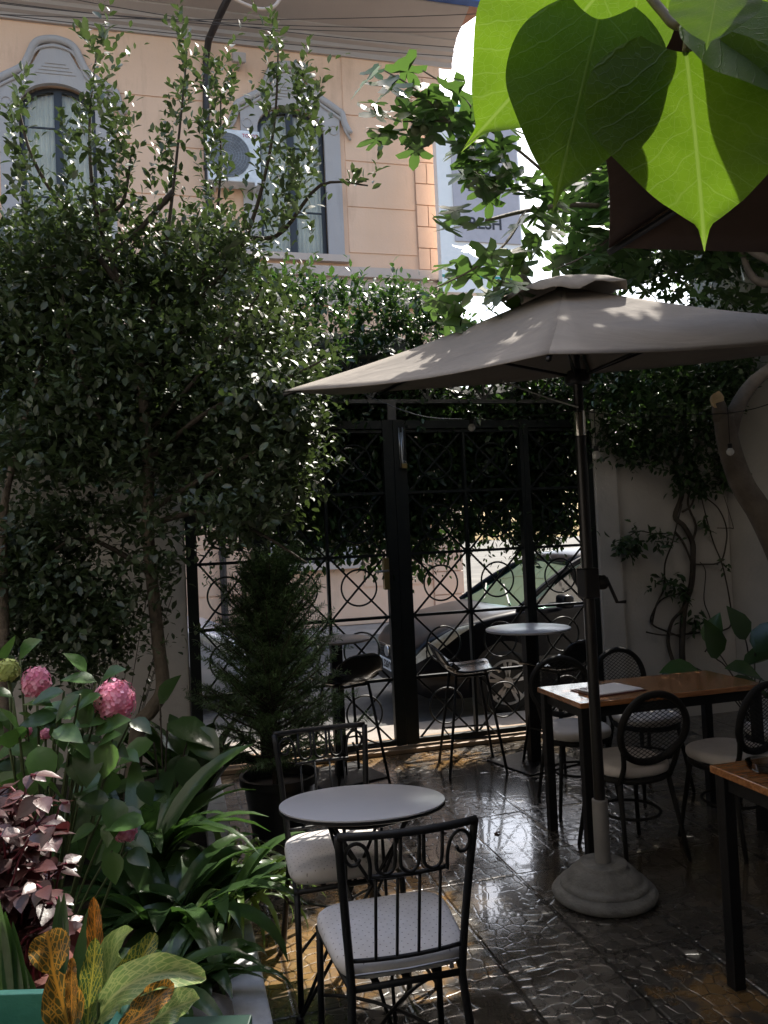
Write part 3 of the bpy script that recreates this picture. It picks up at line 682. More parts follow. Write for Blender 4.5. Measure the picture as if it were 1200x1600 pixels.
def car(name, label, paint, loc, rz, group, plate=None):
    t = thing(name, label, 'car', loc, rz, group); kw = dict(world=False)
    xs_ = [0, .02, .05, .1, .16, .28, .42, .6, .85, 1.02, 1.2, 1.5, 1.9, 2.5, 3.2, 3.5, 3.75, 3.9, 3.98, 4.05]
    vs_ = [i/24 for i in range(25)]
    b = MB(); vs = []
    row = vs_+[v for v in vs_[::-1][1:]]
    for x in xs_:
        for i, v in enumerate(row): vs.append(csurf(x, v, 0, -1 if i < 25 else 1))
    m_ = len(row); fs = [(i*m_+k, (i+1)*m_+k, (i+1)*m_+k+1, i*m_+k+1) for i in range(len(xs_)-1) for k in range(m_-1)]
    fs += [tuple(range(m_)), tuple((len(xs_)-1)*m_+k for k in range(m_))[::-1]]
    fs += [(i*m_+m_-1, (i+1)*m_+m_-1, (i+1)*m_, i*m_) for i in range(len(xs_)-1)]
    b.add(vs, fs); body = b.build('body', paint, t, smooth=True, auto=50, **kw)
    # cabin
    R_ = [(1.12, .99, .80), (1.95, 1.44, .60), (2.5, 1.475, .60), (3.3, 1.43, .58), (3.95, 1.02, .70)]
    base = [(1.12, .99, .80), (1.95, 1.0, .83), (2.5, 1.02, .83), (3.3, 1.03, .82), (3.95, 1.02, .72)]
    b = MB(); vs = []
    rr = [(1.78, 1.37, .635), (2.0, 1.445, .60), (2.5, 1.475, .60), (3.1, 1.45, .59), (3.45, 1.38, .60)]
    for x, z, hw in rr:
        for k in range(9):
            u = k/4-1; vs.append((x, u*hw, z+.03*(1-u*u)))
    fs = [(i*9+k, i*9+k+1, (i+1)*9+k+1, (i+1)*9+k) for i in range(4) for k in range(8)]
    b.add(vs, fs); o = b.build('roof', paint, t, smooth=True, **kw); so = o.modifiers.new('thick', 'SOLIDIFY'); so.thickness = .03
    b = MB()
    for s in (-1, 1):
        b.tube(smoothpath([(1.10, s*.80, .97), (1.45, s*.73, 1.2), (1.80, s*.635, 1.375), (2.05, s*.61, 1.45), (2.5, s*.605, 1.478), (3.1, s*.595, 1.455), (3.48, s*.61, 1.37), (3.9, s*.71, 1.02)], 4), .032, 8)
        b.bar((2.42, s*.83, 1.0), (2.36, s*.615, 1.45), .05, .03); b.bar((3.2, s*.82, 1.0), (3.12, s*.60, 1.43), .06, .03)
    b.build('pillars', paint, t, smooth=True, **kw)
    b = MB(); b.add([(1.11, -.78, .985), (1.06, 0, 1.0), (1.11, .78, .985), (1.79, .62, 1.375), (1.76, 0, 1.40), (1.79, -.62, 1.375)], [(0, 1, 4, 5), (1, 2, 3, 4)]); b.build('windscreen', M_carglass, t, smooth=True, **kw)
    b = MB(); b.add([(3.46, -.58, 1.375), (3.46, .58, 1.375), (3.93, .68, 1.03), (3.93, -.68, 1.03)], [(0, 1, 2, 3)]); b.build('rear_window', M_carglassd, t, **kw)
    for s in (-1, 1):
        b = MB(); b.add([(1.22, s*.80, 1.0), (2.38, s*.825, 1.0), (2.34, s*.625, 1.43), (1.95, s*.63, 1.41)], [(0, 1, 2, 3)]); b.build('side_window', M_carglassd, t, **kw)
        b = MB(); b.add([(2.46, s*.825, 1.0), (3.18, s*.82, 1.0), (3.08, s*.61, 1.42), (2.41, s*.625, 1.43)], [(0, 1, 2, 3)]); b.build('side_window', M_carglassd, t, **kw)
        b = MB(); b.box((1.52, s*.96, 1.04), (.12, .2, .13)); mr = b.build('mirror', paint, t, smooth=True, bevel=.035, **kw)
        b = MB(); b.tube([(1.5, s*.84, .99), (1.52, s*.9, 1.01)], .02, 6); b.build('mirror_arm', M_plast, mr, world=False)
        # headlamp patch on the front wing
        b = MB(); vs = []; nu, nv = 12, 6
        for i in range(nu+1):
            u = i/nu; x = .045+.60*u
            vc_, vh = lerp(.47, .60, u), .075*(math.sin(math.pi*min(1, .12+u*.88))**.7)+.004
            for k in range(nv+1): vs.append(csurf(x, vc_+vh*(k/nv*2-1), .006, s))
        b.add(vs, [(i*(nv+1)+k, (i+1)*(nv+1)+k, (i+1)*(nv+1)+k+1, i*(nv+1)+k+1) for i in range(nu) for k in range(nv)])
        b.build('headlight', M_lens, t, smooth=True, **kw)
        b = MB(); b.box((3.99, s*.66, .82), (.08, .2, .22)); b.build('tail_light', M_red, t, bevel=.02, **kw)
        b = MB(); b.bar((1.0, s*.868, .50), (3.3, s*.878, .50), .05, .02); b.bar((1.95, s*.868, .84), (2.12, s*.868, .84), .03, .03); b.build('side_trim', M_plast, t, **kw)
    for x in (.92, 3.35):
        for s in (-1, 1):
            b = MB(); M90 = Matrix.Rotation(rad(90), 3, 'X')
            b.lathe([(.0, -.004), (.352, -.004), (.36, .004), (.0, .004)], (x, s*.868, .335), 36, M90); ar = b.build('wheel_arch', M_plast, t, **kw)
            w_ = bpy.data.objects.new('wheel', None); COL.objects.link(w_); w_.parent = t; w_.location = (x, s*.80, .305); w_.empty_display_size = .1
            b = MB(); b.lathe([(.20, -.085), (.27, -.095), (.30, -.07), (.305, 0), (.30, .07), (.27, .095), (.20, .085)], (0, 0, 0), 36, M90); b.build('tyre', M_tyre, w_, smooth=True, world=False)
            b = MB(); yo = s*.085
            b.ring((0, yo, 0), .205, .014, 'Y', 36, 6); b.lathe([(0, -.012), (.05, -.012), (.05, .012), (0, .012)], (0, yo, 0), 20, M90)
            for k in range(5):
                for dq in (-.16, .16):
                    a = 2*math.pi*k/5+.3; b.bar((.04*math.cos(a), yo, .04*math.sin(a)), (.20*math.cos(a+dq), yo, .20*math.sin(a+dq)), .03, .02)
            b.lathe([(0, -.004), (.2, -.004), (.2, .004), (0, .004)], (0, yo-s*.03, 0), 30, M90)
            b.build('rim', M_rim, w_, world=False)
    b = MB()
    for k in range(5): b.bar((-.012+.01*k*.5, -.40, .50+.028*k), (-.012+.01*k*.5, .40, .50+.028*k), .012, .02)
    b.bbox((-.018, -.5, .25), (.03, .5, .38)); gr = b.build('grille', M_plast, t, **kw)
    b = MB(); b.lathe([(0, -.01), (.055, -.01), (.06, 0), (.0, .006)], (-.022, 0, .57), 24, Matrix.Rotation(rad(90), 3, 'Y'), sy=1.3); b.build('badge', M_rim, t, **kw)
    b = MB(); b.bar((1.12, -.55, 1.01), (1.35, .1, 1.16), .02, .015); b.bar((1.12, .1, 1.015), (1.35, .6, 1.15), .02, .015); b.build('wiper', M_plast, t, **kw)
    b = MB(); b.bbox((1.5, -.72, .5), (3.6, .72, .98)); b.bbox((2.2, -.6, .95), (2.35, -.2, 1.28)); b.bbox((2.2, .2, .95), (2.35, .6, 1.28)); b.build('interior', M_seatd, t, bevel=.03, **kw)
    if plate:
        b = MB(); b.bbox((-.042, -.26, .385), (-.032, .26, .495)); p_ = b.build('number_plate', M_white, t, **kw)
        b = MB(); b.bbox((-.044, -.26, .387), (-.0425, -.22, .493)); b.bbox((-.044, .22, .387), (-.0425, .26, .493)); b.build('blue_band', P('plate_blue', (.02, .10, .5), .5), p_, world=False)
        cu = bpy.data.curves.new('tx', 'FONT'); cu.body = plate; cu.size = .105; cu.extrude = .001; cu.align_x = 'CENTER'; cu.align_y = 'CENTER'; cu.offset = .002
        to = bpy.data.objects.new('tx', cu); COL.objects.link(to); dg = bpy.context.evaluated_depsgraph_get(); me = bpy.data.meshes.new_from_object(to.evaluated_get(dg)); bpy.data.objects.remove(to)
        me.transform(Matrix.Translation((-.0445, 0, .44)) @ Matrix.Rotation(rad(-90), 4, 'Z') @ Matrix.Rotation(rad(90), 4, 'X')); me.materials.clear(); me.materials.append(M_plast)
        o = bpy.data.objects.new('plate_lettering', me); COL.objects.link(o); o.parent = p_
    return t
car('parked_car', 'black hatchback parked across the gate with its headlight and alloy wheel in view', carpaint('black_car_paint', (.004, .0045, .007)), (2.13, 8.0, -.045), 0, 'cars parked in the street', 'AA 526VY')
car('parked_car', 'silver car seen through the left side of the gate behind the conifer', carpaint('silver_car_paint', (.45, .47, .52)), (.75, 9.2, -.045), math.pi, 'cars parked in the street')
# ================================================================== FURNITURE
M_blk = P('black_powder_coat', (.008, .008, .009), .45, spec=.35, var=.2, vscale=30, bump=.2, bscale=200)
M_lam = P('light_grey_laminate', (.52, .51, .53), .32, var=.04, vscale=3)
M_lam2 = P('taupe_laminate', (.30, .25, .22), .3, var=.06, vscale=3)
def cushmat():
    mt, n, o = newmat('dotted_cream_fabric'); L = n.links.new; b_ = n.nodes.new('ShaderNodeBsdfPrincipled'); L(b_.outputs[0], o.inputs[0])
    tc = n.nodes.new('ShaderNodeTexCoord'); mp = n.nodes.new('ShaderNodeMapping'); L(tc.outputs['Object'], mp.inputs[0]); mp.inputs['Rotation'].default_value = (0, 0, rad(45))
    v = n.nodes.new('ShaderNodeTexVoronoi'); v.voronoi_dimensions = '2D'; v.inputs['Scale'].default_value = 44; v.inputs['Randomness'].default_value = .12; L(mp.outputs[0], v.inputs['Vector'])
    nz = noise(n, 9, 5, .6, tc.outputs['Object'])
    base = ramp(n, nz.outputs[0], [(.3, (.56, .52, .49)), (.7, (.66, .63, .62))])
    d = n.nodes.new('ShaderNodeMath'); d.operation = 'LESS_THAN'; L(v.outputs[0], d.inputs[0]); d.inputs[1].default_value = .095
    mx = n.nodes.new('ShaderNodeMixRGB'); L(d.outputs[0], mx.inputs[0]); L(base, mx.inputs[1]); mx.inputs[2].default_value = (.24, .21, .20, 1); L(mx.outputs[0], b_.inputs['Base Color'])
    b_.inputs['Roughness'].default_value = .85
    nb = noise(n, 14, 3, .6, tc.outputs['Object']); bp = n.nodes.new('ShaderNodeBump'); bp.inputs['Strength'].default_value = .5; bp.inputs['Distance'].default_value = .012; L(nb.outputs[0], bp.inputs['Height']); L(bp.outputs[0], b_.inputs['Normal'])
    return mt
M_cush = cushmat()
def cushion(mb, wf, wr, dp, z0, th, cy=0, n=56, exp=5.0):
    """pillow with a rounded trapezoid plan, front width wf, rear width wr"""
    prof = [(.0, 0), (.90, .0), (.965, .12), (.995, .35), (1.0, .55), (.985, .78), (.94, .93), (.86, .99), (.6, 1.04), (.3, 1.06), (.0, 1.065)]
    vs = []
    for s_, z in prof:
        for k in range(n):
            a = 2*math.pi*k/n; ca, sa = math.cos(a), math.sin(a)
            x = math.copysign(abs(ca)**(2/exp), ca)*s_; y = math.copysign(abs(sa)**(2/exp), sa)*s_
            w_ = lerp(wr, wf, (y+1)/2)/2
            vs.append((x*w_, cy+y*dp/2, z0+th*z))
    fs = [(i*n+k, i*n+(k+1) % n, (i+1)*n+(k+1) % n, (i+1)*n+k) for i in range(len(prof)-1) for k in range(n)]
    mb.add(vs, fs)
def iron_chair(label, loc, rz):
    t = thing('iron_chair', label, 'chair', loc, rz, 'iron chairs at the small round table'); kw = dict(world=False)
    b = MB(); cushion(b, .45, .385, .41, .434, .062, .0); c = b.build('cushion', M_cush, t, smooth=True, **kw)
    b = MB(); b.tube([(-.17, -.204, .462), (0, -.207, .458), (.165, -.204, .462)], .0035, 6); b.box((.13, -.212, .452), (.012, .006, .02)); b.build('zip', M_steel, c, **kw)
    b = MB(); fr = [(-.205, .19, .42), (.205, .19, .42), (.165, -.20, .42), (-.165, -.20, .42)]
    b.tube(fr, .011, 8, closed=True)
    for x in (-.09, 0, .09): b.bar((x, -.2, .422), (x*1.1, .19, .422), .004, .022)
    b.build('seat_frame', M_blk, t, smooth=True, **kw)
    for s in (-1, 1):
        b = MB(); b.tube([(s*.20, .185, .43), (s*.205, .205, 0)], .0115, 8); b.build('leg', M_blk, t, smooth=True, **kw)
        b = MB(); b.tube(smoothpath([(s*.20, -.265, 0), (s*.168, -.208, .36), (s*.166, -.205, .45), (s*.180, -.235, .66), (s*.197, -.285, .885)], 4), .0125, 8); b.build('leg', M_blk, t, smooth=True, **kw)
    b = MB(); b.tube(bez((-.2, -.288, .885), (0, -.335, .880), (.2, -.288, .885), 10), .012, 8)
    zr, yr = .755, -.262
    b.tube(bez((-.115, yr, zr), (0, yr-.03, zr), (.115, yr, zr), 8), .007, 6)
    b.tube(bez((-.168, -.207, .505), (0, -.235, .50), (.168, -.207, .505), 8), .007, 6)
    for x in (-.094, -.032, .032, .094): b.tube([(x, -.219, .503), (x, -.275+.008*abs(x)*10, zr)], .0048, 6)
    def yb(z, x): return -.205-(z-.45)*.185-.022*(1-(x/.2)**2)
    for cx in (-.068, 0, .068):       # three U loops hanging from the top rail
        pts = [(cx-.027, yb(.87, cx), .875), (cx-.027, yb(.80, cx), .80)]+[(cx-.027*math.cos(a), yb(.78, cx), .795-.030*math.sin(a)) for a in [math.pi*i/8 for i in range(1, 8)]]+[(cx+.027, yb(.80, cx), .80), (cx+.027, yb(.87, cx), .875)]
        b.tube(pts, .0055, 6)
    for s in (-1, 1):               # side scrolls
        x0 = s*.112
        pts = [(x0, yb(.755, .11), .755), (x0, yb(.80, .11), .80), (x0+s*.012, yb(.84, .12), .845), (x0+s*.036, yb(.86, .14), .862), (x0+s*.060, yb(.85, .17), .85), (x0+s*.068, yb(.82, .17), .822), (x0+s*.055, yb(.80, .16), .80), (x0+s*.036, yb(.80, .15), .800), (x0+s*.028, yb(.82, .14), .815)]
        b.tube(smoothpath(pts, 3), .0055, 6)
    b.build('backrest', M_blk, t, smooth=True, **kw)
    b = MB(); z_ = .20
    b.tube(bez((-.183, -.235, z_), (0, 0, z_+.09), (.203, .197, z_), 8), .006, 6); b.tube(bez((.183, -.235, z_), (0, 0, z_+.075), (-.203, .197, z_), 8), .006, 6)
    b.build('stretcher', M_blk, t, smooth=True, **kw)
    return t
TC = G(566, 1253, .73)
iron_chair('iron chair with dotted cream cushion and scrolled back, nearest to the viewer', (.62, 2.46, 0), rad(-2))
iron_chair('iron chair with cream cushion tucked under the far side of the small round table', (.595, 3.14, 0), rad(181))
# small round cafe table, its loose top leaning a little away
t = thing('cafe_table', 'small round light grey cafe table on thin crossed black rod legs', 'table', (TC.x, TC.y, 0))
b = MB(); Mt = Matrix.Rotation(rad(-6.4), 3, Vector((math.cos(yaw), -math.sin(yaw), 0)))
b.lathe([(0, -.004), (.300, -.004), (.3035, -.001), (.3035, .0035), (.301, .005), (0, .005)], (TC.x, TC.y, .73), 72, Mt); tp = b.build('tabletop', M_lam, t, smooth=True, auto=40)
b = MB(); b.lathe([(0, -.016), (.296, -.016), (.3045, -.012), (.3045, -.0045), (0, -.0045)], (TC.x, TC.y, .73), 72, Mt); b.build('edge_band', M_blk, tp, smooth=True, auto=40)
for k in range(4):
    a = rad(5+90*k); f = Vector((TC.x+.265*math.cos(a), TC.y+.265*math.sin(a), .008)); b = MB(); pts = []
    for sgn in (-1, 1):
        a2 = a+math.pi+sgn*rad(38); e = Vector((TC.x+.19*math.cos(a2), TC.y+.19*math.sin(a2), .712)); b.tube([f+Vector((0, 0, 0)), e], .0065, 7)
    b.tube([f-Vector((0, 0, .006)), f+Vector((0, 0, .01))], .013, 8); b.build('leg', M_blk, t, smooth=True)
b = MB(); b.ring((TC.x, TC.y, .706), .195, .007, 'Z', 40, 6, M=None); b.build('frame_ring', M_blk, t, smooth=True)
# ---- bistro chairs with oval mesh backs
M_rat = P('black_woven_frame', (.010, .009, .008), .6, spec=.3, bump=.6, bscale=160)
M_cush2 = P('cream_seat_fabric', (.56, .52, .49), .85, var=.08, vscale=9, bump=.3, bscale=25)
def bistro(label, loc, rz):
    t = thing('bistro_chair', label, 'chair', loc, rz, 'black mesh-backed bistro chairs around the wooden table'); kw = dict(world=False)
    b = MB(); cushion(b, .40, .385, .40, .435, .06, .01, exp=2.6); b.build('cushion', M_cush2, t, smooth=True, **kw)
    b = MB(); pts = [(.195*math.cos(a), .01+.195*math.sin(a), .42) for a in [2*math.pi*k/36 for k in range(36)]]; b.tube(pts, .016, 8, closed=True)
    b.build('seat_frame', M_rat, t, smooth=True, **kw)
    for s in (-1, 1):
        b = MB(); b.tube([(s*.14, .14, .42), (s*.19, .20, 0)], [.014, .011], 8); b.build('leg', M_rat, t, smooth=True, **kw)
        b = MB(); b.tube([(s*.145, -.135, .42), (s*.185, -.22, 0)], [.014, .011], 8); b.build('leg', M_rat, t, smooth=True, **kw)
        b = MB(); b.tube(smoothpath([(s*.15, -.13, .40), (s*.152, -.185, .50), (s*.175, -.215, .62)], 4), .013, 8); b.build('back_post', M_rat, t, smooth=True, **kw)
    b = MB(); b.tube([(.152*math.cos(a), .0+.155*math.sin(a), .22) for a in [2*math.pi*k/30 for k in range(30)]], .008, 6, closed=True); b.build('stretcher', M_rat, t, smooth=True, **kw)
    # oval back, tilted
    M_ = Matrix.Rotation(rad(12), 3, 'X'); c = Vector((0, -.225, .685)); ax, az = .195, .178
    b = MB()
    b.tube([c+M_ @ Vector((ax*math.cos(a), -.02*math.cos(2*a)*.5, az*math.sin(a))) for a in [2*math.pi*k/44 for k in range(44)]], .0185, 8, closed=True); bk = b.build('back_ring', M_rat, t, smooth=True, **kw)
    b = MB(); p_ = .0225; ia, iz = ax-.012, az-.012
    for sl in (1, -1):
        for q in range(-16, 17):
            cc = q*p_    # line z = sl*.72*x + cc clipped by ellipse
            k_ = .62*sl; A_ = 1/ia**2+k_*k_/iz**2; B_ = 2*k_*cc/iz**2; C_ = cc*cc/iz**2-1; dd = B_*B_-4*A_*C_
            if dd <= 0: continue
            x0, x1 = (-B_-math.sqrt(dd))/2/A_, (-B_+math.sqrt(dd))/2/A_
            b.bar(c+M_ @ Vector((x0, sl*.0012, k_*x0+cc)), c+M_ @ Vector((x1, sl*.0012, k_*x1+cc)), .0028, .0022)
    b.build('mesh_back', M_rat, bk, **kw)
    return t
bc = bistro('mesh-backed chair at the left end of the far side of the wooden table', (2.36, 4.50, 0), rad(172))
dup(bc, (2.92, 4.62, 0), rad(186), 'mesh-backed chair on the far side of the wooden table beneath the vine')
dup(bc, (2.26, 3.76, 0), rad(4), 'mesh-backed chair on the near side of the wooden table beside the parasol pole')
dup(bc, (2.84, 3.70, 0), rad(12), 'mesh-backed chair on the near side of the wooden table behind the table corner at right')
dup(bc, (3.42, 3.95, 0), rad(80), 'mesh-backed chair at the right end of the wooden table, half hidden at the right edge')
def woodmat():
    mt, n, o = newmat('varnished_wood_boards'); L = n.links.new; b_ = n.nodes.new('ShaderNodeBsdfPrincipled'); L(b_.outputs[0], o.inputs[0])
    tc = n.nodes.new('ShaderNodeTexCoord'); mp = n.nodes.new('ShaderNodeMapping'); L(tc.outputs['Object'], mp.inputs[0]); mp.inputs['Scale'].default_value = (1.5, 14, 14)
    nz = noise(n, 3.0, 6, .65, mp.outputs[0], 1.2); c = ramp(n, nz.outputs[0], [(.3, (.14, .055, .022)), (.5, (.30, .125, .045)), (.7, (.40, .19, .075))]); L(c, b_.inputs['Base Color'])
    b_.inputs['Roughness'].default_value = .22; b_.inputs['Coat Weight'].default_value = .6; b_.inputs['Coat Roughness'].default_value = .1
    bp = n.nodes.new('ShaderNodeBump'); bp.inputs['Strength'].default_value = .25; bp.inputs['Distance'].default_value = .002; L(nz.outputs[0], bp.inputs['Height']); L(bp.outputs[0], b_.inputs['Normal'])
    return mt
M_wood = woodmat()
def wood_table(label, x0, x1, y0, y1, z=.80):
    t = thing('wooden_table', label, 'table', ((x0+x1)/2, (y0+y1)/2, 0), 0, 'wooden tables on black legs')
    b = MB(); b.bbox((x0, y0, z-.028), (x1, y1, z)); b.build('tabletop', M_wood, t, bevel=.004)
    b = MB(); q = .045; b.bbox((x0+q, y0+.03, z-.085), (x1-q, y0+.05, z-.029)); b.bbox((x0+q, y1-.05, z-.085), (x1-q, y1-.03, z-.029)); b.bbox((x0+.03, y0+.051, z-.085), (x0+.05, y1-.051, z-.029)); b.bbox((x1-.05, y0+.051, z-.085), (x1-.03, y1-.051, z-.029)); b.build('apron', M_blk, t)
    for x in (x0+.012, x1-.060):
        for y in (y0+.012, y1-.060):
            b = MB(); b.bbox((x, y, 0), (x+.048, y+.048, z-.029)); b.build('leg', M_blk, t, bevel=.004)
    return t
cA = G(848, 1077, .8); cB = G(903, 1100, .8); cD = G(1120, 1060, .8); cE = G(1108, 1195, .8)
print('table corners', cA, cB, cD, cE)
wood_table('varnished wooden table with black square legs behind the parasol pole, papers on it', cA.x, cA.x+1.12, cB.y, max(cA.y, cB.y+.50))
wood_table('varnished wooden table cut off by the right edge with a glass ashtray on it', cE.x, cE.x+.95, cE.y-.72, cE.y)
# papers on a clipboard
q = G(950, 1078, .803); t = thing('clipboard', 'clipboard with white menu sheets lying on the wooden table', 'clipboard', (q.x, q.y, .8))
M_paper = P('white_paper', (.72, .72, .76), .6, var=.03); M_board = P('dark_red_board', (.10, .03, .035), .5)
Rz = Matrix.Rotation(rad(8), 3, 'Z'); b = MB(); b.box((q.x, q.y, .8035), (.33, .235, .004), Rz); b.build('board', M_board, t)
for k in range(3):
    b = MB(); b.box((q.x+.012-.004*k, q.y+.003*k, .8065+.0016*k), (.29, .205, .0012), Matrix.Rotation(rad(8+2.5*k), 3, 'Z')); b.build('sheet', M_paper, t)
b = MB(); b.box(Vector((q.x, q.y, .811))+Rz @ Vector((-.155, 0, 0)), (.02, .09, .012), Rz); b.tube([Vector((q.x, q.y, .82))+Rz @ Vector((-.16, .03*math.cos(a), .012*math.sin(a))) for a in [math.pi*i/8 for i in range(9)]], .002, 5); b.build('clip', M_steel, t)
q = G(1196, 1204, .80); M_clear = glassmat('clear_glass', (.6, .62, .62), .7, .05)
b = MB(); b.lathe([(0, .001), (.045, .001), (.062, .012), (.066, .034), (.058, .034), (.052, .012), (0, .008)], (q.x, q.y, .8), 32); tag(b.build('ashtray', M_clear, smooth=True, auto=50), 'round glass ashtray on the wooden table at the right edge', 'ashtray')
# ---- bar tables and moulded stools
def bar_table(label, x, y, r, z, mat):
    t = thing('bar_table', label, 'table', (x, y, 0), 0, 'high round bar tables by the gate')
    b = MB(); b.lathe([(0, 0), (r-.003, 0), (r, .004), (r, .014), (r-.003, .016), (0, .016)], (x, y, z-.016), 64); b.build('tabletop', mat, t, smooth=True, auto=40)
    b = MB(); b.bbox((x-.04, y-.04, .012), (x+.04, y+.04, z-.03)); b.bbox((x-.12, y-.12, z-.03), (x+.12, y+.12, z-.0165)); b.build('column', M_blk, t, bevel=.004)
    b = MB(); b.box((x, y, .006), (.50, .50, .012), Matrix.Rotation(rad(15), 3, 'Z')); b.build('base_plate', M_blk, t, bevel=.004)
q1 = G(825, 981, .98); bar_table('high bar table with round white top in front of the right gate leaf', q1.x, q1.y, .31, .98, M_lam)
q2 = G(524, 998, .98); bar_table('high bar table with round taupe top behind the conifer and the left stool', q2.x, q2.y, .25, .98, M_lam2)
print('bar tables', q1, q2)
M_shell = P('black_moulded_plastic', (.016, .016, .017), .22, var=.1, spec=.6)
def stool(label, loc, rz):
    t = thing('bar_stool', label, 'stool', loc, rz, 'black moulded bar stools'); kw = dict(world=False)
    prof = [(.215, .685), (.19, .706), (.10, .700), (.01, .692), (-.07, .694), (-.13, .715), (-.18, .76), (-.225, .83), (-.265, .915)]
    pp = smoothpath([(0, y, z) for y, z in prof], 3); n = len(pp); vs = []; nw = 12
    for i, p in enumerate(pp):
        s_ = i/(n-1); hw = .205 if s_ < .75 else .205-.05*((s_-.75)/.25)**2; 
        if s_ < .08: hw = .205-.03*(1-s_/.08)
        for k in range(nw+1):
            u = k/nw*2-1; lift = .035*abs(u)**3
            vs.append((u*hw, p.y+(lift*1.3 if s_ > .6 else 0), p.z+(lift if s_ <= .75 else -.045*abs(u)**4*((s_-.7)/.3))))
    b = MB(); b.add(vs, [(i*(nw+1)+k, i*(nw+1)+k+1, (i+1)*(nw+1)+k+1, (i+1)*(nw+1)+k) for i in range(n-1) for k in range(nw)])
    o = b.build('seat_shell', M_shell, t, smooth=True, **kw); md = o.modifiers.new('thick', 'SOLIDIFY'); md.thickness = .012; md.offset = 0
    b = MB(); b.tube([(-.12, .12, .685), (.12, .12, .685), (.12, -.10, .68), (-.12, -.10, .68)], .009, 6, closed=True); b.build('seat_frame', M_blk, t, **kw)
    for sx in (-1, 1):
        for sy in (-1, 1):
            b = MB(); b.tube([(sx*.12, .01+sy*.11, .685), (sx*.20, .01+sy*.205, 0)], .0105, 7); b.build('leg', M_blk, t, smooth=True, **kw)
    b = MB(); f = .62; x_, y_ = .12+.08*f, .11+.095*f; b.tube([(-x_, .01+y_, .26), (x_, .01+y_, .26), (x_, .01-y_, .26), (-x_, .01-y_, .26)], .007, 6, closed=True); b.build('footrest', M_blk, t, **kw)
    return t
q = G(736, 1200); st0 = stool('black moulded bar stool seen from the side between the gate leaf and the bar table', (q.x, q.y, 0), rad(-98))
q = G(552, 1222); dup(st0, (q.x-.02, q.y, 0), rad(18), 'black moulded bar stool seen from behind, right of the conifer', )
q = G(880, 1195); dup(st0, (q.x+.02, q.y+.02, 0), rad(20), 'black moulded bar stool behind the leftmost mesh-backed chair')
# ================================================================== PARASOLS
def canvasmat(name, c, tr=.12, tc_=(.35, .2, .1)):
    mt, n, o = newmat(name); L = n.links.new; b_ = n.nodes.new('ShaderNodeBsdfPrincipled')
    tc = n.nodes.new('ShaderNodeTexCoord'); nz = noise(n, 2.5, 6, .65, tc.outputs['Object'], .3); cc = ramp(n, nz.outputs[0], [(.25, tuple(x*.72 for x in c)), (.7, c)]); L(cc, b_.inputs['Base Color']); b_.inputs['Roughness'].default_value = .9; b_.inputs['Specular IOR Level'].default_value = .2
    fine = noise(n, 3.2, 4, .5, tc.outputs['Object'], 1.5); bp = n.nodes.new('ShaderNodeBump'); bp.inputs['Strength'].default_value = .5; bp.inputs['Distance'].default_value = .03; L(fine.outputs[0], bp.inputs['Height']); L(bp.outputs[0], b_.inputs['Normal'])
    t_ = n.nodes.new('ShaderNodeBsdfTranslucent'); t_.inputs[0].default_value = rgb(tc_); mx = n.nodes.new('ShaderNodeMixShader'); mx.inputs[0].default_value = tr; L(b_.outputs[0], mx.inputs[1]); L(t_.outputs[0], mx.inputs[2]); L(mx.outputs[0], o.inputs[0]); return mt
M_canvas = canvasmat('taupe_canvas', (.23, .205, .18), .04, (.25, .14, .07))
M_canvas2 = canvasmat('brown_canvas', (.10, .065, .048), .06, (.22, .12, .07))
def canopy(corners, apex, parent, mat, sag=.05, nu=14, nv=10, edge_sag=.012):
    b = MB(); n = len(corners); apex = Vector(apex)
    for k in range(n):
        A_, B_ = Vector(corners[k]), Vector(corners[(k+1) % n]); vs = []
        for i in range(nu+1):
            r = i/nu
            for j in range(nv+1):
                t_ = j/nv; p = apex.lerp(A_.lerp(B_, t_), r)
                belly = math.sin(math.pi*t_)
                p.z += -sag*math.sin(math.pi*r)*.55-sag*.5*belly*r*math.sin(math.pi*min(1, r*.9))-edge_sag*belly*r*r
                inw = belly*.03*r; c_ = Vector((apex.x, apex.y, p.z)); p = p.lerp(c_, inw)
                vs.append(p)
        b.add(vs, [(i*(nv+1)+j, (i+1)*(nv+1)+j, (i+1)*(nv+1)+j+1, i*(nv+1)+j+1) for i in range(nu) for j in range(nv)])
    o = b.build('canopy', mat, parent, smooth=True, auto=25); md = o.modifiers.new('thick', 'SOLIDIFY'); md.thickness = .003
    return o
pb = G(945, 1400); pz0, pgx, pgy, pR, pph = 2.4536, .0831, .1366, 1.38, 2.0515
um = thing('garden_parasol', 'large taupe hexagonal parasol with crank pole standing in the middle of the patio', 'parasol', (pb.x, pb.y, 0))
cor = []
for k in range(6):
    a = pph+math.pi*k/3; x, y = pR*math.cos(a), pR*math.sin(a); cor.append(Vector((pb.x+x, pb.y+y, pz0+pgx*x+pgy*y)))
ap = Vector((pb.x-.09, pb.y-.08, 2.81))
canopy(cor, ap, um, M_canvas, .05)
b = MB(); vs = [tuple(ap+Vector((0, 0, .03)))]; nn = 48; rr_ = random.Random(3)
for ring_, rad_, dz in ((0, .12, .012), (1, .23, -.022), (2, .32, -.058)):
    for k in range(nn):
        a = 2*math.pi*k/nn; wv = .006*math.sin(a*5+ring_)+.004*math.sin(a*11); 
        hx = math.cos(math.pi/6)/math.cos(((a-pph) % (math.pi/3))-math.pi/6)
        x, y = rad_*hx*math.cos(a), rad_*hx*math.sin(a); vs.append((ap.x+x, ap.y+y, ap.z+dz+pgx*x+pgy*y+(wv*ring_)+.02))
fs = [(0, 1+k, 1+(k+1) % nn) for k in range(nn)]
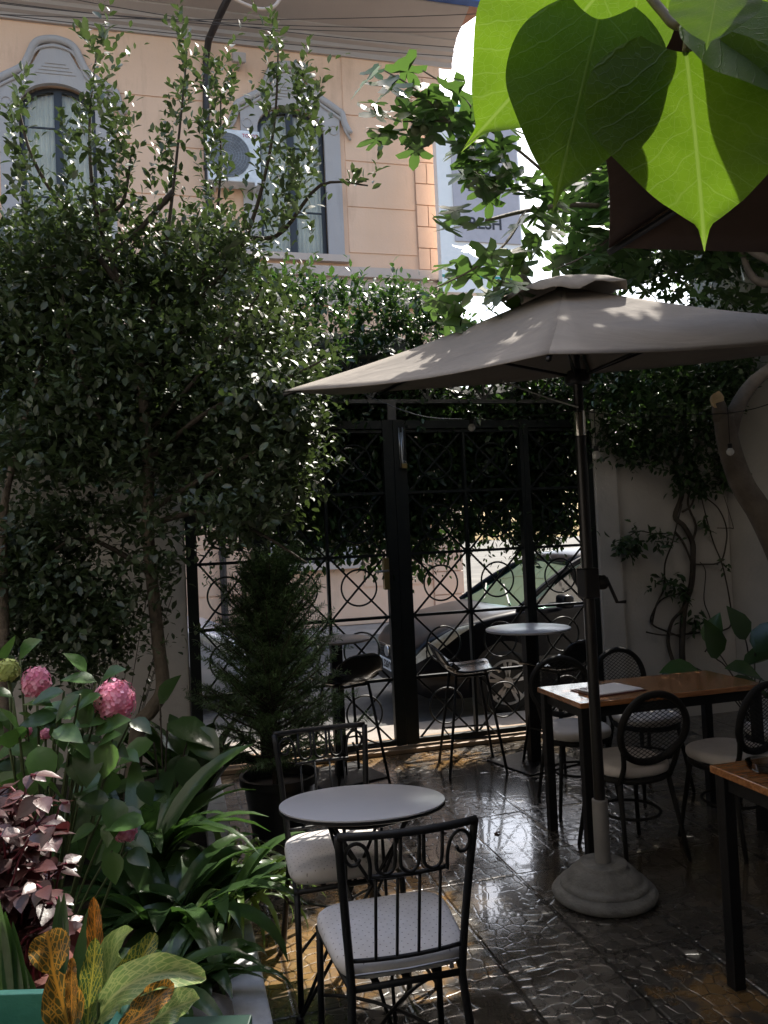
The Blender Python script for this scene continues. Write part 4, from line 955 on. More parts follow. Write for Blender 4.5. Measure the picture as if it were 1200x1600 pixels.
for r_i in range(2): fs += [(1+r_i*nn+k, 1+(r_i+1)*nn+k, 1+(r_i+1)*nn+(k+1) % nn, 1+r_i*nn+(k+1) % nn) for k in range(nn)]
b.add(vs, fs); o = b.build('vent_cap', M_canvas, um, smooth=True); md = o.modifiers.new('thick', 'SOLIDIFY'); md.thickness = .004
M_tube = P('dark_anodised_tube', (.03, .028, .028), .3, metal=.5)
hub = Vector((ap.x, ap.y, 2.78)); runner = Vector((pb.x-.01, pb.y-.02, 2.40))
for k in range(6):
    b = MB(); e = cor[k]-Vector((0, 0, .018)); md_ = hub.lerp(e, .5)-Vector((0, 0, .03)); b.tube([hub, md_, e], .009, 6); rb = b.build('rib', M_tube, um, smooth=True)
    b = MB(); b.tube([runner, md_], .007, 6); b.build('stretcher', M_tube, rb, smooth=True)
b = MB(); b.tube([(pb.x, pb.y, .12), (pb.x, pb.y, 2.13)], .026, 16); b.tube([(pb.x, pb.y, 2.24), (pb.x, pb.y, 2.40), tuple(hub)], .023, 16); b.lathe([(.0, 0), (.055, 0), (.06, .03), (.045, .06), (0, .06)], runner-Vector((0, 0, .03)), 20); b.lathe([(.0, 0), (.05, 0), (.055, .02), (.03, .06), (0, .06)], hub-Vector((0, 0, .03)), 20); pole = b.build('pole', M_tube, um, smooth=True, auto=40)
M_chrome = P('polished_chrome', (.55, .52, .45), .12, metal=1.0)
b = MB(); b.tube([(pb.x, pb.y, 2.128), (pb.x, pb.y, 2.242)], .028, 20); b.build('chrome_joint', M_chrome, um, smooth=True, auto=40)
zc_ = 1.44; rt = Vector((math.cos(yaw), -math.sin(yaw), 0)); b = MB()
b.box((pb.x, pb.y, zc_), (.075, .085, .14)); b.lathe([(0, 0), (.035, 0), (.035, .05), (0, .05)], Vector((pb.x, pb.y, zc_))+rt*.035, 16, Matrix.Rotation(rad(90), 3, 'Y')); cr = b.build('crank_housing', M_tube, um, bevel=.008)
c0 = Vector((pb.x, pb.y, zc_+.02))+rt*.085; b = MB(); b.tube([c0-rt*.03, c0, c0+rt*.045+Vector((0, 0, -.115)), c0+rt*.085+Vector((0, 0, -.115))], .0085, 8); b.build('crank_handle', M_tube, cr, smooth=True)
M_conc = P('weathered_concrete', (.19, .185, .17), .9, var=.2, vscale=9, bump=.8, bscale=40)
b = MB(); b.lathe([(r_q, z_q*.63) for r_q, z_q in [(0, 0), (.215, 0), (.232, .015), (.238, .045), (.226, .07), (.208, .085), (.200, .092), (.200, .112), (.186, .126), (.172, .134), (.168, .150), (.150, .185), (.128, .215), (.112, .228), (.110, .245), (.098, .252), (0, .254)]], (pb.x, pb.y, 0), 56); ub = b.build('base', M_conc, um, smooth=True, auto=60)
M_sleeve = P('grey_plastic_sleeve', (.22, .21, .20), .6, var=.1); b = MB(); b.lathe([(.033, .12), (.036, .12), (.036, .44), (.028, .445), (.027, .12)], (pb.x, pb.y, 0), 24); b.build('sleeve', M_sleeve, ub, smooth=True, auto=40)
# second parasol, brown, partly overhead at the right
zr = 2.7; c1 = G(951, 386, zr); e1 = (G(1200, 392, zr)-c1).normalized(); e2 = Matrix.Rotation(rad(-120), 3, 'Z') @ e1; LH = 1.6
ctr = c1+(e1+e2).normalized()*LH
cc6 = [ctr+Matrix.Rotation(rad(60*k), 3, 'Z') @ (c1-ctr) for k in range(6)]
u2 = thing('brown_parasol', 'dark brown parasol reaching in from the upper right corner', 'parasol', (ctr.x, ctr.y, 0))
canopy(cc6, (ctr.x, ctr.y, zr+.5), u2, M_canvas2, .05)
for k in range(6):
    b = MB(); b.tube([(ctr.x, ctr.y, zr+.42), Vector((ctr.x, ctr.y, zr+.44)).lerp(cc6[k], .5)-Vector((0, 0, .05)), cc6[k]-Vector((0, 0, .02))], .013, 6); rb = b.build('rib', M_tube, u2, smooth=True)
b = MB(); b.tube([(ctr.x, ctr.y, .08), (ctr.x, ctr.y, zr+.45)], .026, 14); b.build('pole', M_tube, u2, smooth=True)
b = MB(); b.lathe([(0, 0), (.26, 0), (.27, .03), (.24, .07), (.06, .1), (.05, .3), (.03, .3), (0, .3)], (ctr.x, ctr.y, 0), 36); b.build('base', M_conc, u2, smooth=True, auto=50)
# ================================================================== STRING OF LAMPS
sc = D(905, 637, 3.66); ls = thing('string_lights', 'string of unlit round garden bulbs on a thin cable past the parasol pole', 'string lights', (sc.x, sc.y, sc.z))
b = MB(); pth = [D(560, 612, 5.9), D(650, 650, 5.2), D(737, 658, 4.6), D(830, 652, 4.1), D(905, 640, 3.64), D(935, 690, 3.7), D(1040, 640, 4.2), D(1141, 694, 4.4), D(1200, 634, 4.3), D(1290, 560, 4.2)]
pth = [D(560, 612, 5.9), D(650, 648, 5.2), D(737, 655, 4.6), D(830, 650, 4.1), D(905, 640, 3.64)]
b.tube(smoothpath(pth, 5), .0028, 5)
b.tube(smoothpath([D(905, 641, 3.70), D(990, 652, 4.2), D(1080, 648, 4.45), D(1141, 645, 4.5), D(1200, 632, 4.5), D(1300, 590, 4.4)], 5), .0028, 5); b.build('cable', M_blk, ls)
M_pale = P('pale_twine', (.40, .40, .38), .6); b = MB(); b.tube(bez(D(782, 594, 4.6), D(850, 622, 4.1), D(903, 636, 3.66), 8), .004, 5); b.build('twine', M_pale, ls)
M_bulb = P('milky_bulb_glass', (.62, .62, .60), .15, var=.05, coat=1)
for (x, y, d, dz) in ((737, 668, 4.6, .045), (932, 711, 4.0, .22), (1141, 706, 4.45, .2)):
    p = D(x, y, d); b = MB(); b.lathe([(0, -.022), (.012, -.019), (.021, -.008), (.022, .004), (.015, .016), (.010, .022), (0, .022)], p, 18); bb = b.build('bulb', M_bulb, ls, smooth=True)
    b = MB(); b.lathe([(0, .020), (.012, .020), (.013, .045), (0, .05)], p, 12); b.tube([p+Vector((0, 0, .045)), p+Vector((0, 0, .045+dz))], .002, 5); b.build('socket', M_blk, bb)
# ================================================================== VEGETATION
from mathutils import noise as mnoise
M_bark = P('grey_brown_bark', (.13, .105, .08), .9, var=.25, vscale=14, bump=1.0, bscale=45)
M_bark2 = P('smooth_fig_bark', (.15, .125, .10), .85, var=.2, vscale=9, bump=.6, bscale=35)
M_twig = P('dark_twig_bark', (.045, .035, .025), .9, var=.2)
L_shrub = leafmat('evergreen_shrub_leaf', (.014, .026, .010), (.034, .056, .022), .16, (.18, .28, .06), .50, .65)
L_hedge = leafmat('climber_leaf', (.012, .028, .011), (.032, .066, .021), .22, (.16, .34, .05), .28, .6)
L_ivy = leafmat('dark_climber_leaf', (.010, .022, .009), (.028, .055, .018), .15, (.14, .30, .04), .4, .4)
L_fig = leafmat('fig_leaf', (.026, .050, .022), (.055, .10, .035), .27, (.20, .40, .05), .38, .55)
rng = np.random.default_rng(7)
def cloudshoots(cl, poly, n, d0, d1, size, nl=(6, 11), L=(.14, .30), up=.75, out=.5, spread=.9, back=None):
    pts = polypts(rng, poly, int(n*1.7), d0, d1)
    for p in pts:
        if mnoise.noise(Vector(p)*2.6) < rng.uniform(-.45, .15): continue
        d = np.array([rng.normal(0, out), rng.normal(0, out), up+rng.normal(0, .35)])
        cl.shoot(rng, p, d, rng.uniform(*L), int(rng.integers(*nl)), size, spread)
# ---------------- big evergreen shrub tree at the left
tb = G(206, 1262, .1); DT = 4.25
tb = D(196, 1215, DT); tb.z = .08
shr = thing('evergreen_tree', 'large multi-stemmed evergreen with small leaves filling the left side before the white wall', 'tree', (tb.x, tb.y, .08))
tk = MB()
trunk = [tb, D(214, 1150, DT), D(236, 1110, DT), D(254, 1076, DT), D(248, 1010, DT), D(240, 930, DT+.02), D(232, 840, DT), D(232, 740, DT), D(225, 640, DT-.05), D(215, 540, DT)]
tk.tube(smoothpath(trunk, 5), [lerp(.043, .024, i/45) for i in range(46)], 10)
t2 = D(4, 1130, 4.0); t2.z = .08
tk.tube(smoothpath([t2, D(6, 1000, 4.0), D(4, 880, 4.0), D(8, 780, 4.05), D(40, 650, 4.2), D(70, 540, 4.5), D(60, 440, 4.6)], 5), [lerp(.032, .006, i/30) for i in range(31)], 9)
tk.build('trunk', M_bark, shr, smooth=True)
br = MB()
limbs = [[(232, 760, DT), (160, 660, 4.1), (110, 540, 4.0), (95, 420, 4.0)], [(228, 680, DT), (300, 600, 4.2), (360, 520, 4.1), (420, 440, 4.0)], [(215, 540, DT), (190, 450, 4.2), (150, 330, 4.1), (140, 200, 4.1), (150, 90, 4.1)],
         [(215, 545, DT), (250, 440, 4.3), (270, 300, 4.3), (292, 90, 4.3)], [(222, 620, DT), (300, 480, 4.4), (340, 330, 4.4), (345, 150, 4.4)], [(300, 480, 4.4), (380, 380, 4.3), (425, 220, 4.2), (435, 70, 4.2)],
         [(190, 450, 4.2), (110, 340, 4.1), (52, 250, 4.0), (25, 150, 4.0)], [(232, 800, DT), (330, 740, 4.0), (420, 700, 3.9), (490, 690, 3.8)], [(232, 820, DT), (320, 800, 4.0), (400, 830, 3.9), (480, 880, 3.8)],
         [(240, 900, DT), (180, 860, 4.2), (120, 840, 4.1), (60, 880, 4.0)], [(230, 720, DT), (330, 640, 4.0), (430, 600, 3.9), (510, 560, 3.8)], [(345, 360, 4.4), (430, 370, 4.3), (500, 290, 4.2), (575, 290, 4.2)], [(150, 330, 4.1), (190, 320, 4.1), (205, 240, 4.1)], [(270, 300, 4.3), (180, 390, 4.2), (60, 420, 4.1)]]
for L_ in limbs:
    pth = smoothpath([D(*q) for q in L_], 5); br.tube(pth, [lerp(.018, .004, i/(len(pth)-1)) for i in range(len(pth))], 6)
br.build('branches', M_twig, shr, smooth=True)
cl = Cloud()
main = [(-40, 400), (60, 360), (110, 330), (200, 345), (260, 380), (330, 370), (400, 385), (425, 430), (445, 500), (500, 570), (505, 610), (490, 660), (500, 745), (450, 790), (430, 850), (350, 880), (300, 830), (270, 780), (200, 760), (120, 770), (60, 760), (-40, 780)]
cloudshoots(cl, main, 2300, 3.75, 5.0, .066)
cloudshoots(cl, [(-40, 430), (300, 420), (440, 520), (400, 700), (300, 760), (-40, 740)], 2300, 4.2, 5.1, .066)
cloudshoots(cl, [(340, 600), (480, 560), (505, 740), (440, 790), (360, 840), (300, 760)], 420, 3.6, 4.2, .062, up=-.1, out=.7)
cloudshoots(cl, [(60, 800), (230, 790), (275, 860), (265, 960), (200, 1010), (120, 990), (60, 900)], 420, 3.9, 4.6, .064, up=.3)
cloudshoots(cl, [(-40, 830), (70, 820), (110, 960), (180, 1020), (120, 1070), (-40, 1060)], 700, 3.9, 4.7, .064, up=.3)
cloudshoots(cl, [(110, 1000), (270, 960), (280, 1020), (200, 1080)], 22, 4.0, 4.4, .045, up=.5)
def plume(px, n, w_, d, size, nl=(7, 12), L=(.12, .24)):
    for i in range(n):
        t_ = (i+rng.uniform(0, 1))/n; k = t_*(len(px)-1); a = int(min(len(px)-2, k)); f = k-a
        x = lerp(px[a][0], px[a+1][0], f); y = lerp(px[a][1], px[a+1][1], f); ww = w_*(1-.75*t_)
        p = D(x+rng.normal(0, ww), y+rng.normal(0, ww*.5), d+rng.normal(0, .14)); dr = np.array([rng.normal(0, .45), rng.normal(0, .4), 1.0])
        cl.shoot(rng, p, dr, rng.uniform(*L), int(rng.integers(*nl)), size, .75)
plume([(110, 400), (120, 280), (140, 190), (160, 50)], 52, 34, 4.1, .066)
plume([(185, 400), (180, 300), (190, 200)], 39, 26, 4.1, .066)
plume([(40, 400), (35, 300), (25, 220)], 25, 20, 4.0, .066)
plume([(250, 400), (262, 280), (280, 180), (294, 60)], 39, 20, 4.3, .066)
plume([(320, 400), (345, 280), (350, 180), (340, 110)], 51, 30, 4.4, .066)
plume([(390, 380), (415, 290), (425, 190), (432, 50)], 36, 26, 4.2, .066)
plume([(470, 210), (480, 170), (470, 120)], 22, 16, 4.2, .066)
plume([(430, 400), (455, 330), (470, 280), (480, 210)], 17, 18, 4.2, .066)
plume([(500, 290), (540, 290), (575, 300)], 6, 12, 4.2, .066)
plume([(440, 320), (480, 300), (470, 290)], 10, 12, 4.2, .066)
plume([(10, 230), (30, 190), (25, 150)], 8, 8, 4.0, .066)
cl.build('crown', T_SMALL, L_shrub, shr); print('shrub leaves', len(cl.p))
# ---------------- climber hedge over the wall and gate
hg = thing('climbing_hedge', 'thick dark green climber heaped along the top of the wall and gate', 'hedge', (1.5, 6.4, 2.7))
cl = Cloud(); rs = random.Random(9)
def topz(x):
    return 3.62+.12*math.sin(1.7*x+.5)+.07*math.sin(4.3*x)+(-.22 if x > 2.2 else 0)-.25*max(0, (x-2.0))*.3
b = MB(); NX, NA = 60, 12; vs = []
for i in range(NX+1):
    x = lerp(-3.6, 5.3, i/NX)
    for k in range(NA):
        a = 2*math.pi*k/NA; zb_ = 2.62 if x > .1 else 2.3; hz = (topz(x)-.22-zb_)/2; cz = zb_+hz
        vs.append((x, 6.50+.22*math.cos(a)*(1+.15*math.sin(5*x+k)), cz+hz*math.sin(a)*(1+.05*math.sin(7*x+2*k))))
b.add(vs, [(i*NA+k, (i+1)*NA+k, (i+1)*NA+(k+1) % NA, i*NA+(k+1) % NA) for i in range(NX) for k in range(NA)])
M_core = P('dark_hedge_core', (.012, .016, .008), .95, var=.3, vscale=20, bump=1, bscale=30); b.build('stems', M_core, hg)  # solid dark core added inside the hedge to block light
for i in range(3600):
    x = rng.uniform(-3.5, 5.2); u = rng.uniform(0, 1)
    if u < .62:   # face towards the patio
        p = (x, 5.98+rng.uniform(-.12, .14), rng.uniform(3.12 if 1.3 < x < 3.3 else 2.78, topz(x))); dr = (rng.normal(0, .5), -.7, rng.normal(.25, .5))
    elif u < .86: p = (x, rng.uniform(5.95, 6.75), topz(x)+rng.uniform(-.2, .03)); dr = (rng.normal(0, .45), rng.normal(0, .4), 1.0)
    else: p = (x, 6.7+rng.uniform(-.1, .1), rng.uniform(2.7, topz(x))); dr = (rng.normal(0, .5), .7, rng.normal(.2, .5))
    if x > 3.4: dr = (dr[0], dr[1], dr[2]-.3)
    cl.shoot(rng, p, dr, rng.uniform(.10, .24), int(rng.integers(5, 9)), .088, .8)
for i in range(700):   # behind the lattice, and lower over the left wall
    if i < 350: p = (rng.uniform(1.1, 3.5), rng.uniform(6.22, 6.3), rng.uniform(2.6, 3.15))
    else: p = (rng.uniform(-3.5, .1), rng.uniform(5.93, 6.12), rng.uniform(2.0, 2.8))
    cl.shoot(rng, p, (rng.normal(0, .5), -.5, rng.normal(-.3, .4)), rng.uniform(.1, .22), 7, .088, .8)
for i in range(26):   # upright young shoots
    x = rng.uniform(-1, 2.6); cl.shoot(rng, (x, 6.2+rng.uniform(-.15, .2), topz(x)-.02), (rng.normal(0, .15), 0, 1), rng.uniform(.18, .32), 8, .075, .6)
cl.build('foliage', T_OVAL, L_hedge, hg); print('hedge', len(cl.p))
# hanging curtain of climber behind the gate
iv = thing('hanging_climber', 'dark climber hanging down behind the upper half of the gate', 'climber', (1.8, 6.35, 2.7))
cl = Cloud()
for i in range(5600):
    x = rng.uniform(.1, 3.5); zb = 1.66+.14*math.sin(2.1*x+1)+.1*math.sin(5.7*x)-.12*(x > 2.9)
    z = lerp(zb, 2.85, rng.uniform()**.85)
    if z < zb+.35 and rng.uniform() < .35: continue
    cl.shoot(rng, (x, 6.28+rng.uniform(-.05, .42), z), (rng.normal(0, .5), rng.normal(0, .3), -.8), rng.uniform(.10, .22), int(rng.integers(5, 8)), .10, .9)
for i in range(60):
    x = rng.uniform(.15, 3.4); cl.shoot(rng, (x, 6.3+rng.uniform(0, .15), 1.75), (rng.normal(0, .25), 0, -1), rng.uniform(.2, .42), 9, .06, .8)
for i in range(300):     # a few trails in front of the top of the gate
    x = rng.choice([.3, .6, .9, 1.15, 3.5, 3.7, 3.9])+rng.normal(0, .16); cl.shoot(rng, (x, 6.02+rng.uniform(-.06, .03), rng.uniform(2.35, 2.95)), (rng.normal(0, .4), -.2, -.8), rng.uniform(.1, .2), 6, .075, .9)
cl.build('foliage', T_OVAL, L_ivy, iv)
b = MB()
for i in range(60):
    x = rs.uniform(.15, 3.45); z0 = rs.uniform(2.6, 2.9); b.tube(smoothpath([(x, 6.4, z0), (x+rs.uniform(-.1, .1), 6.42, lerp(z0, 1.7, .5)), (x+rs.uniform(-.15, .15), 6.38, rs.uniform(1.6, 2.0))], 4), .006, 5)
b.build('stems', M_twig, iv)
# ---------------- vine on the right wall
vn = thing('wall_vine', 'bare twisting vine stems with leafy tufts on the white wall at the right', 'vine', (4.3, 6.0, 0))
def V(x, y, off=.05): return PY(850+x/3.2, 550+y/3.2, YG+.02-off)
b = MB()
stems = [([(725, 1660), (700, 1590), (690, 1480), (702, 1290), (738, 1160), (745, 1040), (742, 950), (700, 870), (655, 820), (690, 700), (655, 560), (690, 460), (705, 330), (700, 200)], .028), ([(650, 1560), (620, 1450), (640, 1350), (690, 1290), (730, 1200)], .018), ([(742, 1060), (790, 1062), (880, 1050), (910, 960), (910, 870), (870, 780), (800, 715), (770, 620)], .008),
         ([(700, 1412), (800, 1400), (900, 1390), (938, 1350), (925, 1220), (890, 1060), (850, 960), (820, 860), (780, 700)], .008), ([(540, 1360), (560, 1270), (600, 1180), (605, 1060), (640, 960), (655, 900), (690, 760)], .009), ([(700, 1430), (620, 1400), (540, 1360), (545, 1300), (600, 1230), (720, 1200)], .009), ([(805, 1500), (840, 1430), (830, 1330), (800, 1240), (808, 1100), (780, 1050)], .006),
         ([(655, 900), (700, 960), (740, 1060)], .012), ([(690, 800), (740, 760), (760, 640), (720, 560)], .01), ([(740, 950), (760, 870), (720, 760), (735, 640), (700, 500)], .012), ([(660, 560), (600, 510), (480, 440), (390, 400)], .006), ([(640, 905), (560, 910), (460, 900), (350, 985)], .006), ([(700, 480), (760, 420), (840, 480), (900, 560)], .007), ([(865, 880), (930, 880), (945, 870), (900, 720)], .004), ([(510, 1400), (590, 1415), (700, 1412)], .007)]
for pts, r in stems: 
    pp = smoothpath([V(x, y, .05+.03*math.sin(x*.05+y*.02)) for x, y in pts], 5); b.tube(pp, [r*(1-.35*i/len(pp)) for i in range(len(pp))], 7)
b.build('stems', M_twig, vn, smooth=True)
cl = Cloud()
def vt(poly, n, nl=(4, 8)):
    q = [(850+x/3.2, 550+y/3.2) for x, y in poly]
    for p in polypts(rng, q, n, 6.1, 6.2):
        p = np.array(p); k = (YG-rng.uniform(.02, .22))/p[1]; p = np.array([p[0]*k, p[1]*k, EYE+(p[2]-EYE)*k]); cl.shoot(rng, p, (rng.normal(-.2, .6), -.3, rng.normal(-.4, .4)), rng.uniform(.08, .18), int(rng.integers(*nl)), .085, .9)
vt([(340, 320), (620, 300), (640, 520), (560, 590), (480, 540), (400, 590), (340, 480)], 75); vt([(620, 330), (880, 330), (960, 640), (820, 700), (640, 660)], 150); vt([(320, 980), (440, 900), (620, 890), (640, 960), (480, 960), (360, 1000)], 34); vt([(620, 80), (900, 60), (960, 250), (880, 350), (620, 330)], 150)
vt([(520, 1110), (700, 1090), (700, 1190), (620, 1230), (520, 1180)], 18); vt([(700, 1300), (830, 1260), (770, 1380), (700, 1380)], 6); vt([(780, 820), (880, 830), (830, 890)], 4, (4, 6)); vt([(890, 1030), (950, 1020), (920, 1080)], 3, (3, 5)); vt([(300, 60), (620, 30), (620, 280), (320, 300)], 40)
cl.build('foliage', T_OVAL, L_ivy, vn)
# ---------------- fig tree on the right with limbs over the patio
DFg = 4.6
ft = thing('fig_tree', 'fig tree with a sawn limb stub at the right, lobed leaves over the parasol', 'tree', tuple(D(1290, 1150, DFg).xy)+(0,))
fb = D(1290, 1150, DFg); fb.z = 0
b = MB(); pts = smoothpath([fb, D(1270, 1000, DFg), D(1225, 880, DFg), D(1190, 805, DFg), D(1160, 757, DFg), D(1140, 700, DFg), D(1131, 650, DFg)], 5)
b.tube(pts, [lerp(.085, .058, i/(len(pts)-1)) for i in range(len(pts))], 12)
pts = smoothpath([D(1138, 680, DFg), D(1150, 640, DFg), D(1175, 600, DFg), D(1215, 565, DFg), D(1255, 500, 4.5), D(1235, 430, 4.6), D(1180, 395, 4.7), D(1120, 360, 4.9), D(1000, 330, 4.9), D(900, 320, 4.6), D(820, 330, 4.2), D(760, 345, 3.9)], 5)
b.tube(pts, [lerp(.05, .008, (i/(len(pts)-1))**.8) for i in range(len(pts))], 10)
b.tube([D(1128, 655, DFg), D(1122, 628, DFg-.02)], [.05, .035], 12)
for pl_, r0_ in (([(1240, 440, 4.6), (1185, 440, 4.7), (1160, 395, 4.8), (1150, 300, 4.9), (1100, 200, 5.0)], .03), ([(900, 320, 4.6), (840, 260, 4.2), (760, 200, 3.8), (700, 190, 3.6), (630, 190, 3.5)], .010), ([(820, 330, 4.2), (790, 380, 3.9), (740, 420, 3.7), (680, 450, 3.6)], .009), ([(760, 200, 3.8), (720, 150, 3.6), (660, 110, 3.5)], .007), ([(1000, 330, 4.9), (930, 390, 4.6), (870, 420, 4.4)], .010), ([(700, 190, 3.6), (650, 140, 3.5), (600, 110, 3.5)], .005)):
    pts = smoothpath([D(*q) for q in pl_], 5); b.tube(pts, [lerp(r0_, .003, i/(len(pts)-1)) for i in range(len(pts))], 6)
tr_ = b.build('trunk', M_bark2, ft, smooth=True)
M_cut = P('fresh_cut_wood', (.62, .45, .24), .8, var=.12, vscale=30); b = MB(); q = D(1121, 626, DFg-.03); q0 = [(.034*math.cos(a)*(1+.12*math.sin(3*a)), .05*math.sin(a)*(1+.1*math.cos(5*a))) for a in [2*math.pi*i/20 for i in range(20)]]
b.prism(q0, lambda x, z, s: tuple(q+r0*x+Vector((0, 0, 1))*z+Vector((-.4, -.9, .1)).normalized()*(.012*(1-s)-.03*s))); b.build('sawn_face', M_cut, tr_)
P_, D_, N_, S_ = [], [], [], []
def figs(poly, n, d0, d1, size):
    for p in polypts(rng, poly, n, d0, d1):
        a = rng.uniform(0, 6.28); P_.append(p); D_.append((math.cos(a), math.sin(a), rng.uniform(-.9, .1))); N_.append((rng.normal(0, .4), rng.normal(0, .4)-.3, 1)); S_.append(size*rng.uniform(.65, 1.1))
def figstring(px, n, d0, d1, size, w_):
    for i in range(n):
        k = rng.uniform(0, len(px)-1.001); a = int(k); f = k-a; p = D(lerp(px[a][0], px[a+1][0], f)+rng.normal(0, w_), lerp(px[a][1], px[a+1][1], f)+rng.normal(0, w_), lerp(d0, d1, k/(len(px)-1))+rng.normal(0, .08)); a = rng.uniform(0, 6.28)
        v = p-C0; qx, qy = 600+FPX*v.dot(cR)/v.dot(cF), 800-FPX*v.dot(cU)/v.dot(cF)
        if 738 < qx < 820 and 305 < qy < 392: continue
        P_.append(tuple(p)); D_.append((math.cos(a), math.sin(a), rng.uniform(-.9, .2))); N_.append((rng.normal(0, .45), rng.normal(0, .45)-.3, 1)); S_.append(size*rng.uniform(.6, 1.1))
figstring([(590, 110), (650, 120), (700, 140), (640, 190), (610, 200)], 26, 3.5, 3.5, .19, 16)
figstring([(690, 130), (740, 230), (790, 280)], 36, 3.6, 3.9, .19, 20)
figstring([(740, 260), (800, 300), (850, 330), (800, 390), (740, 390)], 46, 3.8, 4.0, .20, 22)
figstring([(790, 380), (730, 430), (670, 470), (780, 450), (820, 440)], 24, 3.7, 3.6, .20, 16)
figs([(870, 300), (960, 260), (1000, 300), (960, 420), (860, 430)], 70, 4.3, 5.0, .19)
def outside(p):
    v = Vector(p)-C0; d = v.dot(cF)
    if d <= .1: return True
    x, y = 600+FPX*v.dot(cR)/d, 800-FPX*v.dot(cU)/d
    return y < -25 or x > 1230 or (x > 900 and 250 < y < 430)
k = 0
while k < 2700:  # out-of-view crown leaves added overhead to shade the parasol and patio
    p = (rng.uniform(2.45, 4.8), rng.uniform(2.6, 6.2), rng.uniform(3.5, 5.2)) if k < 1900 else (rng.uniform(2.5, 3.7), rng.uniform(3.6, 5.4), rng.uniform(3.9, 5.4))
    if not outside(p): continue
    a = rng.uniform(0, 6.28); P_.append(p); D_.append((math.cos(a), math.sin(a), rng.uniform(-.6, .2))); N_.append((rng.normal(0, .4), rng.normal(0, .4), 1)); S_.append(.2*rng.uniform(.65, 1.1)); k += 1
figs([(940, 330), (1190, 380), (1190, 470), (1000, 455), (930, 430)], 90, 4.8, 5.6, .19)
figstring([(705, 335), (722, 372)], 5, 3.6, 3.6, .17, 8)
leaves('crown', P_, D_, N_, S_, T_FIG, L_fig, ft)
M_figf = P('green_fig', (.06, .085, .03), .5)
for (x, y, d) in ((715, 145, 3.55), (648, 202, 3.5), (662, 200, 3.5), (820, 420, 3.8), (770, 290, 3.8), (684, 163, 3.55)):
    p = D(x, y, d); b = MB(); b.lathe([(0, -.03), (.018, -.024), (.025, -.008), (.018, .012), (.006, .028), (.003, .045), (0, .046)], p, 14); b.build('fig_fruit', M_figf, ft, smooth=True)
# ---------------- dark tree in the back right corner
bt = thing('dark_tree', 'dense dark tree rising behind the wall in the back right corner', 'tree', (4.2, 6.9, 0))
b = MB(); b.tube(smoothpath([(4.25, 7.0, -.05), (4.2, 6.95, 1.5), (4.3, 6.9, 3.0), (4.1, 6.8, 4.5)], 4), .07, 8); b.tube(smoothpath([(4.2, 6.9, 2.8), (3.6, 6.8, 3.6), (3.1, 6.7, 4.2)], 4), .035, 7); b.build('trunk', M_bark, bt, smooth=True)
cl = Cloud()
cloudshoots(cl, [(905, 360), (890, 300), (940, 240), (1000, 200), (1190, 200), (1200, 470), (1050, 470), (900, 430)], 520, 5.9, 7.2, .085, up=.2)
cloudshoots(cl, [(870, 540), (960, 470), (1180, 470), (1185, 560), (1150, 640), (940, 640), (900, 600)], 380, 6.0, 6.7, .08, up=.0)
cl.build('crown', T_OVAL, L_hedge, bt)
